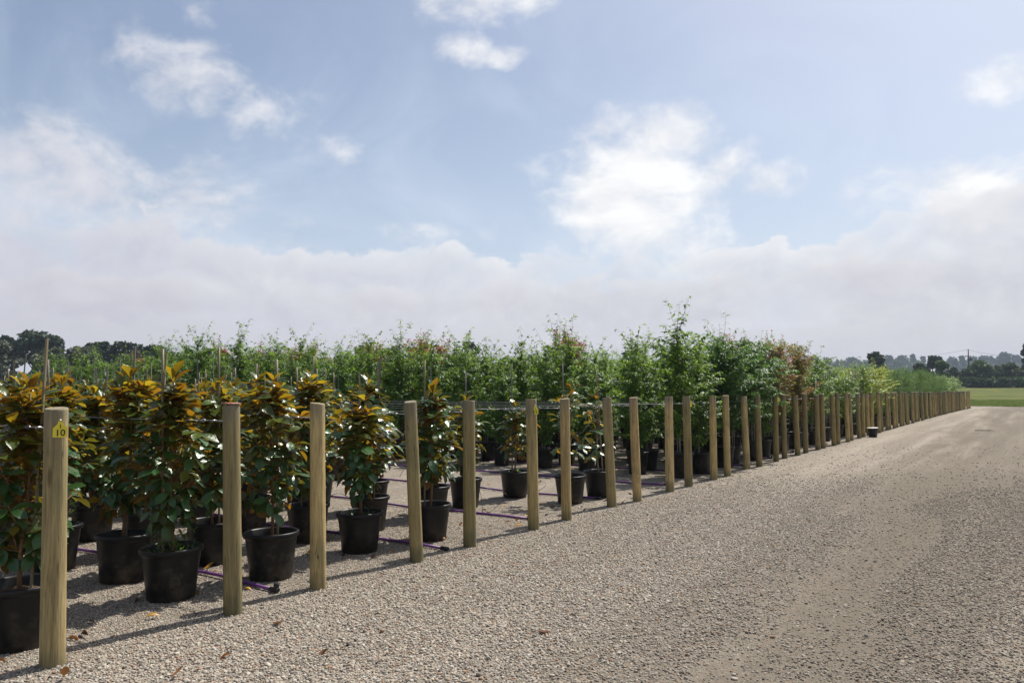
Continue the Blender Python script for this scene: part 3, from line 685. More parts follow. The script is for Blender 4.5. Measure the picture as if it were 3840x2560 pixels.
TS = leaf_tmpl(.092, .035, 2, .25, .5, .45); TB = leaf_tmpl(.11, .034, 2, .25, .6, .45); TR = leaf_tmpl(.05, .027, 2, .2, .3); TF = leaf_tmpl(.07, .032, 1, .2, .3); TD = leaf_tmpl(.06, .03, 1, .2, .3); TL = leaf_tmpl(.075, .034, 2, .2, .4)
KINDS = {}
def make_kind(key, name, cat, n, fn):
    KINDS[key] = dict(name=name, cat=cat, protos=[])
    for q in range(n):
        r0 = bpy.data.objects.new(name, None); C.objects.link(r0); r0.empty_display_size = .1; r0['category'] = cat
        obj('pot', POT_T, r0); obj('soil', SOIL_T, r0); tw, cm, bk = fn(q)
        obj('trunk', tw.mesh('trunk', bk), r0); obj('crown', cm, r0)
        obj('stake', stake_mesh(1.95 + .1 * (q % 4), M_stake if q % 2 else M_cane, .008, (.03 * (q % 3 - 1), .03), square=q % 2 == 1), r0, loc=(-.05, -.03, 0))
        KINDS[key]['protos'].append([r0, False])
def f_sap(q):
    g = np.random.default_rng(900 + q); tw, cm = sapling(900 + q, g.uniform(2.24, 2.60), .46, g.uniform(.40, .48), 44, 2900, TS, M_sap, M_greybark, (30, 60), .75, 'col', 5, leader=True)
    return tw, cm, M_greybark
def f_tall(q):
    tw, cm = sapling(950 + q, 2.48 + .05 * q, .55, .54, 46, 3300, TS, M_sap, M_greybark, (40, 68), .6, 'col', 5, leader=True); return tw, cm, M_greybark
def f_blue(q):
    tw, cm = sapling(970 + q, 2.35 + .1 * q, .75, .72, 60, 4600, TB, M_blue, M_greybark, (20, 60), .6, 'round', 2); return tw, cm, M_greybark
def f_red(q):
    tw, cm = sapling(980 + q, 2.62 - .12 * q, .75, .68, 46, 4200, TR, M_redl if q < 2 else M_olive, M_greybark, (45, 72), .15, 'round', 6, 1.2); return tw, cm, M_greybark
def f_lime(q):
    tw, cm = sapling(990 + q, 2.15 + .15 * q, .6, .60, 46, 3000, TL, M_lime, M_greybark, (25, 60), .5, 'round', 3); return tw, cm, M_greybark
def f_col(q):
    tw, cm = sapling(1000 + q, 2.1 + .25 * q, .55, .36, 50, 3400, TD, M_dkcol, M_greybark, (50, 75), .2, 'col', 2); return tw, cm, M_greybark
def f_gold(q):
    tw, cm = sapling(1010 + q, 2.25, .5, .66, 48, 3200, TL, M_yel, M_greybark, (25, 60), .4, 'round', 3); return tw, cm, M_greybark
def f_fine(q):
    tw, cm = sapling(1020 + q, 2.1 + .15 * q, .4, .66, 56, 6200, TF, M_fine, M_greybark, (35, 70), .2, 'round', 4, 1.3, 1.2); return tw, cm, M_greybark
make_kind('sap', 'potted_sapling', 'sapling', 7, f_sap); make_kind('tall', 'potted_sapling', 'sapling', 2, f_tall); make_kind('blue', 'potted_tree', 'potted tree', 2, f_blue)
make_kind('red', 'potted_tree', 'potted tree', 3, f_red); make_kind('lime', 'potted_tree', 'potted tree', 3, f_lime); make_kind('col', 'potted_shrub', 'potted shrub', 2, f_col)
make_kind('gold', 'potted_shrub', 'potted shrub', 1, f_gold); make_kind('fine', 'potted_shrub', 'potted shrub', 3, f_fine)
DESC = dict(sap='weeping green sapling', tall='tall green sapling', blue='full blue-green tree', red='bronze red tree', lime='light green tree', col='dark columnar shrub', gold='golden yellow shrub', fine='fine-leaved green shrub')
GRP = dict(sap='green saplings in rows', tall='green saplings in rows', blue='blue-green potted trees', red='bronze potted trees', lime='light green potted trees', col='dark columnar potted shrubs', gold='golden potted shrubs', fine='fine-leaved potted shrubs')
def kind_for(i, k, g):
    if i in (11, 12): return 'tall' if (i, k) in ((11, 0), (12, 3), (11, 7), (12, 9), (11, 13)) else 'sap'
    if i in (13, 14, 15): return 'blue' if k < 2 else ('sap' if g.random() < .88 else 'red')
    if i == 16: return 'sap' if k < 4 else ('red' if g.random() < .2 else 'sap')
    if i in (17, 18, 19, 20): return 'red' if k < 2 else ('lime' if k < 6 else 'sap')
    if i in (23, 24, 27, 28) and k == 0: return 'col'
    if i < 30: return 'lime'
    if i in (30, 31, 32, 33): return 'gold' if k < 2 else 'fine'
    if i < 62: return 'fine' if g.random() < .93 else 'col'
    return 'lime' if g.random() < .7 else 'col'
cnt = {}; rest_pts = []; nt = 0
def vis_metric(x, y): return depth(x, y)
cands = []
for i in range(11, NP):
    for k in range(26):
        g = np.random.default_rng(5000 + i * 40 + k)
        x_ = -.56 - .93 * k + g.normal(0, .05); y_ = PS[i] + .05 + g.normal(0, .05)
        if i == 12 and k == 0: x_ = -.5
        d_ = depth(x_, y_)
        if abs(lat(x_, y_)) > .69 * d_ + 1.5: continue
        front = i <= 15 or k < 3; hk = 1.0 + .09 * min(1, max(0, (-x_ - 5) / 9))
        cands.append((0 if front else 1, d_ if front else d_ + 6 * max(0, k - 3) * (i > 20), i, k, x_, y_, g.random(), g.uniform(0, 6.28), g.uniform(.9, 1.08) * hk))
cands.sort()
perrow = {}
for fr, _, i, k, x_, y_, rv, rz, sc_ in cands:
    kd = kind_for(i, k, np.random.default_rng(int(rv * 1e6))); big = 'sap' if kd in ('sap', 'tall') else kd
    if cnt.get(big, 0) >= 295 or (i > 24 and k > 6):
        rest_pts.append((x_, y_, rz, sc_, kd)); continue
    cnt[big] = cnt.get(big, 0) + 1
    P_ = KINDS[kd]['protos']; p = P_[int(rv * len(P_) * .999)]
    if i <= 12: lab = '%s in black pot, %s back from %s' % (DESC[kd], ORD[k], post_name(i))
    elif k < 3: lab = '%s in black pot, %s back from %s' % (DESC[kd], ORD[k], post_name(i) if i < 40 else 'a far post near the grass end')
    else: lab = '%s crowded in the rows behind %s' % (DESC[kd], post_name(i) if i < 40 else 'the far posts')
    if not p[1]:
        p[0].location = (x_, y_, 0); p[0].rotation_euler = (0, 0, rz); p[0].scale = (sc_,) * 3; tag(p[0], lab, KINDS[kd]['cat'], GRP[kd]); p[1] = True
    else: copy_tree(p[0], (x_, y_, 0), rz, lab, GRP[kd], sc_)
    nt += 1
print('trees', nt, cnt, 'rest', len(rest_pts))
for kk in KINDS.values():
    for p in kk['protos']:
        if not p[1]:
            for c in list(p[0].children): bpy.data.objects.remove(c)
            bpy.data.objects.remove(p[0])
for p in protos:
    if not p[1]:
        for c in list(p[0].children): bpy.data.objects.remove(c)
        bpy.data.objects.remove(p[0])
# the rest of the nursery stock behind: one uncounted mass
shapes = []
for key in ('sap', 'fine', 'lime'):
    pr_ = [p for p in KINDS[key]['protos'] if p[1]][0][0]
    bm = bmesh.new(); mats = []
    for c in pr_.children:
        if c.name.split('.')[0] in ('crown', 'pot', 'trunk'):
            n0 = len(bm.faces); bm.from_mesh(c.data); bm.faces.ensure_lookup_table()
            for f in bm.faces[n0:]: f.material_index = len(mats)
            mats.append(c.data.materials[0])
    me = bpy.data.meshes.new('stock_' + key); bm.to_mesh(me); bm.free()
    for m_ in mats: me.materials.append(m_)
    shapes.append(me)
for key, shp in (('sap', [shapes[0]]), ('fine', [shapes[1]]), ('lime', [shapes[2]])):
    rp = [r for r in rest_pts if (r[4] if r[4] in ('fine', 'lime') else 'sap') == key]
    if rp: scatter('nursery_stock', [(r[0], r[1], 0) for r in rp], [(0, 0, r[2]) for r in rp], [(r[3],) * 3 for r in rp], shp, 'remaining %s stock packed behind the counted rows' % DESC[key])

# ------------------------------------------------------------------ posts with tags
def post_mesh(seed, h):
    g = np.random.default_rng(seed); r = g.uniform(.055, .061); ph = g.uniform(0, 6.28, 4); b_ = MB()
    zz = [-.12, .0, .18, .4, .65, .9, 1.15, h - .012, h - .003, h]
    prof = [(r * (1.05 - .06 * z / h), z) for z in zz]; prof[-2] = (prof[-2][0] * .985, zz[-2]); prof[-1] = (prof[-1][0] * .93, zz[-1])
    def wob(t, z): return .022 * math.sin(2 * t + ph[0] + z * .6) + .014 * math.sin(3 * t + ph[1] - z * 1.3) + .012 * math.sin(z * 5 + ph[2]) + (-.05 if abs(((t - ph[3] + 3.14) % 6.283) - 3.14) < .05 and z > .1 else 0)
    b_.lathe(prof, 40 if seed < 12 else 20, cap0=True, cap1=True, wob=wob); sl_ = g.normal(0, .09, 2); b_.v = [(x_, y_, z_ + (x_ * sl_[0] + y_ * sl_[1] if z_ > h - .02 else 0)) for x_, y_, z_ in b_.v]; return b_.mesh('timber_post', M_post)
LEAN = {0: .021, 1: .031, 2: .019, 3: .05, 4: .012, 5: .02, 6: .012, 7: .04, 8: .03, 9: .0, 10: .015, 11: .0, 12: .012, 13: .028, 14: .015}
tag_poly = []
for a in range(9): tq = math.pi * a / 8; tag_poly.append((.0085 * math.cos(tq), .044 + .0085 * math.sin(tq)))
tag_poly += [(-.013, .026), (-.019, .018), (-.031, .008), (-.035, .001), (-.036, -.044), (-.032, -.048), (-.012, -.047), (-.008, -.049), (.030, -.049), (.035, -.045), (.035, .003), (.031, .009), (.019, .018), (.013, .026)]
tagm = MB(); tagm.prism(tag_poly, -.0015, .0015); TAGM = tagm.mesh('tag', M_tagy, False)
rv = MB(); rv.lathe([(.0065, 0), (.006, .003), (.003, .005), (.0005, .0055)], 12); RIV = rv.mesh('rivet', M_steel)
def text_obj(body, size, parent, loc):
    cu = bpy.data.curves.new('lettering', 'FONT'); cu.body = body; cu.size = size; cu.align_x = 'CENTER'; cu.align_y = 'CENTER'; cu.extrude = .0006; cu.offset = .0008
    cu.materials.append(M_ink); return obj('lettering', cu, parent, loc, (R(90), 0, 0))
post_meshes = [post_mesh(i, 1.4) for i in range(20)]
for i in range(NP):
    me = post_meshes[i] if i < 12 else post_meshes[12 + i % 8]
    ln_ = LEAN.get(i, float(np.random.default_rng(i).normal(.012, .012)))
    rot = Matrix.Rotation(ln_, 4, Vector((.5583, -.8296, 0)).cross(Vector((0, 0, 1))).cross(Vector((0, 0, 1))) if False else Vector((.558, -.83, 0)))
    o = obj('timber_post', me, loc=(PX[i], PS[i], 0))
    spin = np.random.default_rng(60 + i).uniform(0, 6.28) if i > 0 else 1.2
    o.rotation_euler = (rot @ Matrix.Rotation(spin, 4, 'Z')).to_euler()
    if i >= 12: o.scale = (1, 1, 1 + float(np.random.default_rng(i + 9).normal(0, .011)))
    if i == 0: lab = 'nearest round pine post with a large yellow ear tag'
    elif i == 5: lab = 'round pine post with small yellow tag before the sparse magnolias'
    elif i == 1: lab = 'round pine post with a red scrap on its top'
    elif i in TAGS: lab = '%s timber post of the row, yellow tag on its side edge' % ORD[i]
    elif i < 40: lab = '%s timber post of the row, counted from the nearest tagged one' % ORD[i]
    else: lab = 'weathered timber post in the crowded far end near the grass field'
    tag(o, lab, 'post', 'timber posts along the gravel road')
    if i in TAGS:
        a, b_, ang = TAGS[i]
        dv = CAM - Vector((PX[i], PS[i], 1.5)); base = math.atan2(dv.y, dv.x); th = base + ang
        wp = Vector((math.cos(th) * .0615, math.sin(th) * .0615, 1.288))
        wm = Matrix.Translation(wp) @ Matrix.Rotation(th + math.pi / 2 - ang * .55, 4, 'Z')
        tg = obj('tag', TAGM, o); bpy.context.view_layer.update()
        rb = (Matrix.Translation(o.location) @ o.rotation_euler.to_matrix().to_4x4())
        tg.matrix_basis = (Matrix.Translation(o.location) @ rot @ Matrix.Translation((0, 0, 0))).inverted() @ Matrix.Identity(4) if False else (Matrix.Rotation(spin, 4, 'Z').inverted() @ wm)
        obj('rivet', RIV, tg, (0, -.0015, .044), (R(90), 0, 0))
        if a: text_obj(a, .030, tg, (0.001, -.0022, .010)); text_obj(b_, .050, tg, (0, -.0022, -.025))
    if i == 1:
        g = np.random.default_rng(3); V = []; F = []
        for r_i in range(4):
            for k in range(12):
                t_ = 6.283 * k / 12; rr = .064 * r_i / 3 * (1 + .12 * math.sin(3 * t_ + 1)); V.append((rr * math.cos(t_), rr * math.sin(t_), 1.403 + .012 * (1 - r_i / 3) * math.sin(t_ * 2) + g.uniform(0, .004) + (.012 if k in (4, 5) and r_i > 1 else 0)))
        for r_i in range(3):
            for k in range(12): F.append((r_i * 12 + k, r_i * 12 + (k + 1) % 12, r_i * 12 + 12 + (k + 1) % 12, r_i * 12 + 12 + k))
        me2 = bpy.data.meshes.new('red_scrap'); me2.from_pydata(V, [], F); me2.materials.append(M_red)
        sd_ = me2; o2 = obj('red_scrap', me2, o); md = o2.modifiers.new('thick', 'SOLIDIFY'); md.thickness = .002

# ------------------------------------------------------------------ trellis wires with turnbuckles
tb = MB(); tb.tube([(-.06, 0, 0), (-.12, 0, 0)], .0045, 8)
tb.tube([(-.12, .011, 0), (-.26, .011, 0)], .0042, 6); tb.tube([(-.12, -.011, 0), (-.26, -.011, 0)], .0042, 6)
tb.box((-.12, 0, 0), (.008, .015, .007)); tb.box((-.26, 0, 0), (.008, .015, .007)); tb.tube([(-.26, 0, 0), (-.33, 0, 0)], .004, 6)
TB_M = tb.mesh('turnbuckle', M_steel)
cl = MB()
for q in range(3):
    c0 = Vector((-.35 - .034 * q, 0, 0)); pts = []
    for a in range(13):
        t_ = 6.283 * a / 12; p = Vector((.022 * math.cos(t_), .010 * math.sin(t_), 0))
        if q % 2: p = Vector((p.x, 0, p.y))
        pts.append(c0 + p)
    cl.tube(pts, .0035, 6, cap=False)
CH_M = cl.mesh('chain', M_steel)
WIRES = []
for ln in (22.0,):
    wb = MB(); wb.tube([(-.44 - (ln - .44) * q / 24, 0, -.012 * math.sin(q * 3.14159 / 24 * 8) ** 2) for q in range(25)], .0022, 5); WIRES.append(wb.mesh('wire', M_wire))
for i in range(NP):
    if i > 45: break
    lab = 'galvanised wire and turnbuckle running back from %s' % (post_name(i) if i < 40 else 'a far post')
    r_ = thing('trellis_wire', (PX[i] - .0, PS[i], 1.285), lab, 'wire', 'trellis wires')
    obj('turnbuckle', TB_M, r_); obj('chain', CH_M, r_); obj('wire', WIRES[0], r_)

# ------------------------------------------------------------------ purple irrigation pipes, end caps and drip tubes
PIPE = [(1.67, -.24), (3.54, -.13), (5.40, -.36), (7.34, -.5), (9.28, -.3), (11.24, -.32)]
for j in range(6, 16): PIPE.append(((PS[j * 2 - 1 + 0] + PS[j * 2]) / 2 + .12, -.28))
PIPE[6:] = [((PS[q] + PS[q + 1]) / 2 + .1, -.28) for q in range(13, 33, 2)]
for j, (y_, x0) in enumerate(PIPE):
    g = np.random.default_rng(70 + j); pts = [(x0, 0, .02)]; yy = 0
    for q in range(1, 60):
        yy = .07 * math.sin(q * .55 + j) + .03 * math.sin(q * 1.3 + j * 2); pts.append((x0 - .36 * q, yy * min(1, q / 4), .018 + .008 * max(0, math.sin(q * .9 + j))))
    a_ = PS.index(min(PS, key=lambda v: abs(v - (y_ - .4))))
    r_ = thing('irrigation_pipe', (0, y_, 0), 'purple irrigation pipe on the gravel beside %s' % (post_name(min(a_, 39))), 'pipe', 'purple irrigation pipes')
    pb = MB(); pb.tube(pts, .0135, 8); obj('pipe', pb.mesh('pipe', M_purple), r_)
    cb = MB(); cb.tube([(x0 + .055, 0, .022), (x0 - .03, 0, .022)], [.0185, .0185], 10)
    if j in (0, 5, 7, 8): cb.tube([(x0 + .03, 0, .015), (x0 + .032, .004, .05), (x0 + .034, .006, .075)], [.018, .021, .022], 10)
    obj('end_cap', cb.mesh('end_cap', M_blackrub), r_)
dt = 0
for (x_, y0, y1, h, sw) in [(-1.27, 3.50, 3.12, .46, .1), (-1.32, 3.5, 3.9, .35, -.06), (-1.1, 1.68, 1.95, .3, .1), (-2.0, 3.5, 3.1, .4, .05), (-1.55, 5.45, 5.05, .45, .1), (-1.05, 5.42, 5.7, .28, -.15), (-.95, 5.42, 5.8, .22, .1),
                            (-2.1, 5.47, 5.1, .5, .1), (-1.75, 7.35, 6.95, .36, .1), (-1.5, 7.4, 6.9, .2, .25), (-2.6, 1.7, 2.05, .33, .1), (-1.9, 1.7, 1.3, .33, .1), (-1.15, 9.3, 8.9, .2, .2), (-2.4, 3.5, 3.85, .42, .1)]:
    pts = []
    for q in range(13):
        u = q / 12; pts.append((x_ + sw * math.sin(u * math.pi), y0 + (y1 - y0) * u + .05 * math.sin(u * 6.28), .03 + h * math.sin(u * math.pi * .72) ** 1.0))
    db = MB(); db.tube(pts, .0028, 5); o = obj('drip_tube', db.mesh('drip_tube', M_blackrub))
    tag(o, 'thin black drip tube looping up from the %s purple pipe, %s of its tubes' % (ORD[min(range(len(PIPE)), key=lambda q: abs(PIPE[q][0] - y0))], ORD[sum(1 for e in bpy.data.objects if e.name.startswith('drip_tube')) - 1]), 'drip tube', 'drip tubes'); dt += 1

# ------------------------------------------------------------------ fallen leaves
FL = [leaf_tmpl(.15, .055, 5, .9, .9, .5, .03), leaf_tmpl(.14, .06, 5, .6, -1.0, .5, .05), leaf_tmpl(.13, .05, 5, 1.2, .5, .5, .02)]
FLM = [[mesh_np('fallen_leaf', *tm, mm) for tm in FL] for mm in (M_dead, M_deady, M_deaddk)]
def px_ground(px, py):
    """photo pixel on flat ground to world"""
    thp = math.atan(182 / 2880); vx = px - 1920; vz = -(py - 1280); fy = 2880 * math.cos(thp) - vz * math.sin(thp); fz = 2880 * math.sin(thp) + vz * math.cos(thp)
    s_ = -1.5 / fz; lx, ly = vx * s_, fy * s_; ch, sh = math.cos(R(HEAD)), math.sin(R(HEAD)); return CAM.x + lx * ch - ly * sh, CAM.y + lx * sh + ly * ch
LV = [(20, 2490, 0, 'rust leaf lying left of the foot of the nearest post'), (255, 2398, 0, 'rust leaf just right of the nearest post'), (330, 2388, 0, 'flat rust leaf two leaf lengths from the tagged post'),
      (545, 2325, 1, 'bright yellow leaf on lit gravel before the weedy pot'), (638, 2545, 0, 'big orange leaf at the bottom edge of the road'), (520, 2252, 2, 'brown leaf in the shade beside the weedy pot'),
      (735, 2222, 1, 'small orange leaf between the weedy pot and red-topped post'), (1020, 2340, 0, 'pale brown leaf on the road beyond the red-topped post'), (868, 2460, 0, 'tan folded leaf alone on the road gravel'),
      (107, 2130, 1, 'yellow leaf behind the nearest pot'), (815, 2143, 0, 'rust leaf left of the red-topped post beside another'), (762, 2141, 1, 'yellow leaf near the purple pipe'), (1148, 2083, 1, 'orange leaf in front of the third post pot'),
      (1240, 2018, 1, 'orange leaf under the purple pipe by the third post'), (1148, 1997, 0, 'rust leaf touching the second purple pipe'), (2012, 2366, 0, 'light brown leaf in the middle of the road'), (240, 2545, 0, 'short rust leaf near the bottom edge'),
      (1528, 1975, 0, 'rust leaf behind the fourth post'), (1930, 1977, 1, 'orange leaf left of the second tagged post'), (2015, 1795, 2, 'dark curled leaf, upper one behind the second tagged post'), (2030, 1805, 2, 'dark curled leaf, lower one behind the second tagged post'),
      (2185, 1905, 2, 'dry leaf before the sparse magnolia, left of two'), (2205, 1912, 2, 'dry leaf before the sparse magnolia, right of two'), (2245, 1876, 2, 'dark dry leaf against the yellowing magnolia pot'), (2262, 1884, 2, 'dark dry leaf nearest the eighth post'), (2355, 1852, 2, 'dry leaf beside the ninth post'),
      (2020, 1895, 2, 'brown leaf at the foot of the second tagged post'), (1090, 2070, 0, 'small rust leaf right of the third row pot'), (2330, 1893, 0, 'tiny rust leaf by the eighth post'), (1230, 2445, 0, 'small brown leaf far out on the road')]
g = np.random.default_rng(12)
def put_leaf(x_, y_, kind, lab, s_=1.0):
    o = obj('fallen_leaf', FLM[kind][int(g.integers(0, 3))], loc=(x_, y_, zg(np.array([x_]), np.array([y_]))[0] + .016), rot=(g.normal(0, .25), g.normal(0, .3), g.uniform(0, 6.28))); o.scale = (s_ * .7,) * 3
    tag(o, lab, 'leaf', 'fallen magnolia leaves')
for px, py, kd, lab in LV:
    x_, y_ = px_ground(px, py); put_leaf(x_, y_, kd, lab, g.uniform(.75, 1.05))
for q in range(130):
    x_ = -.3 - 7 * g.random() ** 1.3; y_ = g.uniform(-.2, 9.5)
    if not inview(np.array([x_]), np.array([y_]))[0]: continue
    put_leaf(x_, y_, int(g.choice([0, 0, 1, 2])), 'small loose leaf littering the gravel among the magnolia pots', g.uniform(.5, .95))

# ------------------------------------------------------------------ small things beyond
bk = MB(); bk.lathe([(.115, 0), (.125, .01), (.15, .24), (.155, .25), (.155, .275), (.148, .28), (.14, .27), (.13, .06)], 24, cap0=True, cap1=True)
M_pale = plain('pale plastic', (.42, .40, .37), .6)
r_ = thing('lidded_pot', (.26, 24.8, 0), 'small black pot with a pale lid standing by the far posts', 'pot')
obj('pot', bk.mesh('pot', M_pot), r_)
lid = MB(); lid.lathe([(.0, 0), (.165, 0), (.172, .006), (.172, .016), (.165, .02), (.0, .022)], 28); obj('lid', lid.mesh('lid', M_pale), r_, (0, 0, .281), (.05, -.03, 0))
st = MB(); st.tube([(0, 0, .02), (.25, .05, .03), (.5, .02, .025), (.72, .1, .02)], [.018, .02, .014, .006], 7); st.tube([(.4, .03, .03), (.5, -.1, .05)], [.01, .003], 5)
tag(obj('fallen_branch', st.mesh('fallen_branch', M_greybark), loc=(2.75, 31, -.012), rot=(0, 0, .5)), 'short dead branch lying far up the gravel road', 'branch')

# ------------------------------------------------------------------ background trees
M_pine = leafmat('pine foliage', (.028, .048, .028), (.05, .085, .035), rough=.7, tw=.18, var=.4)
M_euc = leafmat('eucalypt foliage', (.062, .074, .042), (.10, .12, .05), rough=.65, tw=.2, var=.4)
M_scrub = leafmat('scrub foliage', (.046, .070, .024), (.08, .11, .03), rough=.75, tw=.2, var=.45)
M_scrubg = leafmat('green scrub foliage', (.05, .095, .026), (.10, .17, .035), rough=.7, tw=.2, var=.4)
M_trunk = plain('old trunk bark', (.10, .085, .07), .9, bump=.5, bscale=3, var=.4)
TC = (np.array([(-.5, 0, 0), (.5, .05, .08), (.42, 1, -.1), (-.45, .95, .05)]), np.array([(0, 1, 2, 3)]))
def bgtree(seed, H, Wd, shape, ls, n, mat, z0f=.25):
    """trunk, limbs and a crown of many small leaf sprays gathered in clumps"""
    g = np.random.default_rng(seed); tw = MB(); tw.tube([(0, 0, -.5), (g.normal(0, .1), g.normal(0, .1), H * .35), (g.normal(0, .3), g.normal(0, .3), H * .7), (g.normal(0, .3), 0, H * .92)], [H * .022, H * .018, H * .011, H * .004], 8)
    cl_ = []; nc = int(16 + Wd * 2.2)
    for c in range(nc):
        a = g.uniform(0, 6.28)
        if shape == 'umbrella':
            u = g.random(); z = H * (.48 + .48 * g.random() ** .7); r_m = Wd * .5 * math.sqrt(max(.05, 1 - ((z / H - .62) / .42) ** 2)); q = r_m * math.sqrt(g.random()) * .92; cr = Wd * g.uniform(.10, .17); fl = .55
        elif shape == 'cone':
            z = H * (.2 + .78 * g.random()); q = Wd * .5 * (1.05 - z / H) * math.sqrt(g.random()); cr = Wd * g.uniform(.1, .16); fl = .8
        elif shape == 'open':
            z = H * (.55 + .4 * g.random()); q = Wd * .5 * math.sqrt(g.random()); cr = Wd * g.uniform(.09, .15); fl = .5
        else:
            z = H * (z0f * .3 + .92 * g.random()); q = Wd * .5 * math.sqrt(max(.08, 1 - (z / H) ** 2.2)) * math.sqrt(g.random()); cr = Wd * g.uniform(.09, .16); fl = .75
        z = min(z, (H - cr * fl * .9) * (1 - (.34 if shape != 'cone' else 0) * (q / (.5 * Wd)) ** 2)); p = np.array([q * math.cos(a), q * math.sin(a), z]); cl_.append((p, cr, fl))
        if shape in ('umbrella', 'open') and c % 2 == 0: tw.tube([(0, 0, max(H * .25, p[2] * .55)), tuple(p * [.5, .5, .85]), tuple(p)], [H * .010, H * .007, H * .003], 5, cap=False)
    Ms = []; vol = np.array([c[1] ** 2 for c in cl_]); vol /= vol.sum()
    for (p, cr, fl), k in zip(cl_, g.multinomial(n, vol)):
        v = g.normal(0, 1, (k, 3)); v /= np.linalg.norm(v, axis=1)[:, None]; rr = cr * g.random(k) ** .45
        for j in range(k):
            o_ = v[j] * rr[j]; o_[2] *= fl; d = v[j] * [1, 1, .6] + g.normal(0, .6, 3); Ms.append(basis(p + o_, d, v[j] + np.array([0, 0, .6]) + g.normal(0, .5, 3), ls * g.uniform(.5, 1.2)))
    return tw.mesh('trunk', M_trunk), stack('crown', TC, Ms, mat, seed)
def place_bg(px, top, D, Wpx, shape, mat, ls, n, name, lab, cat, group, seed):
    a = R(HEAD) - math.atan((px - 1920) / 2880); dd = D / math.cos(math.atan((px - 1920) / 2880)); x_ = CAM.x - math.sin(a) * dd; y_ = CAM.y + math.cos(a) * dd; z_ = tz(x_, y_)
    H = 1.5 + (1462 - top) / 2880 * D - z_; Wd = Wpx / 2880 * D; tm, cm = bgtree(seed, H, Wd, shape, ls, n, mat)
    r_ = thing(name, (x_, y_, z_ - .1), lab, cat, group); obj('trunk', tm, r_); obj('crown', cm, r_); return r_
GL = 'dark trees beyond the nursery'
BG = [(-20, 1275, 118, 190, 'bush', M_euc, 'olive gum tree at the far left edge of the tree line'), (20, 1255, 122, 120, 'umbrella', M_pine, 'dark pine at the left edge, lower shoulder of the big pine'), (130, 1236, 124, 210, 'umbrella', M_pine, 'tallest dark spreading pine of the distant tree line'),
      (200, 1312, 116, 170, 'bush', M_euc, 'low olive gum tree before the tallest pine'), (262, 1282, 112, 150, 'open', M_euc, 'open gum tree with sky showing between its limbs'), (310, 1300, 116, 130, 'bush', M_euc, 'round gum tree right of the open gum tree'), (375, 1279, 126, 120, 'umbrella', M_pine, 'dark pine right of the open gum tree'), (335, 1288, 128, 70, 'cone', M_pine, 'narrow dark pine between gum and pine'),
      (465, 1276, 124, 120, 'umbrella', M_pine, 'rounded dark pine left of the tall stake'), (520, 1292, 126, 80, 'cone', M_pine, 'pointed pine beside the rounded dark pine'), (580, 1292, 118, 130, 'umbrella', M_pine, 'flat-topped pine near the second tall stake'), (490, 1325, 112, 150, 'bush', M_euc, 'low gum scrub below the rounded pine'), (640, 1322, 114, 130, 'bush', M_euc, 'low scrub tree right of the flat-topped pine'),
      (700, 1312, 128, 90, 'cone', M_pine, 'small far pine left of the first tall sapling tips'), (765, 1303, 130, 80, 'umbrella', M_pine, 'small dark pine among the sapling tips'), (830, 1314, 130, 80, 'cone', M_pine, 'small pointed pine among the sapling tips'),
      (1370, 1292, 120, 150, 'bush', M_pine, 'dark rounded crown rising behind the green saplings, left of two'), (1480, 1300, 122, 90, 'bush', M_euc, 'low crown linking the two dark rounded ones'), (1590, 1284, 120, 130, 'bush', M_pine, 'dark rounded crown rising behind the green saplings, right of two'), (1760, 1280, 124, 110, 'bush', M_pine, 'dark crown behind the tall green saplings'), (2380, 1300, 150, 130, 'bush', M_pine, 'dark crown hidden behind the middle saplings')]
for q, (px, top, D, wp, shp, mt, lab) in enumerate(BG):
    nm = 'pine_tree' if mt is M_pine else 'gum_tree'
    place_bg(px, top, D, wp, shp, mt, .42, int(900 + wp * 15), nm, lab, 'pine tree' if nm == 'pine_tree' else 'gum tree', GL, 100 + q)
GR = 'trees beyond the grass field'
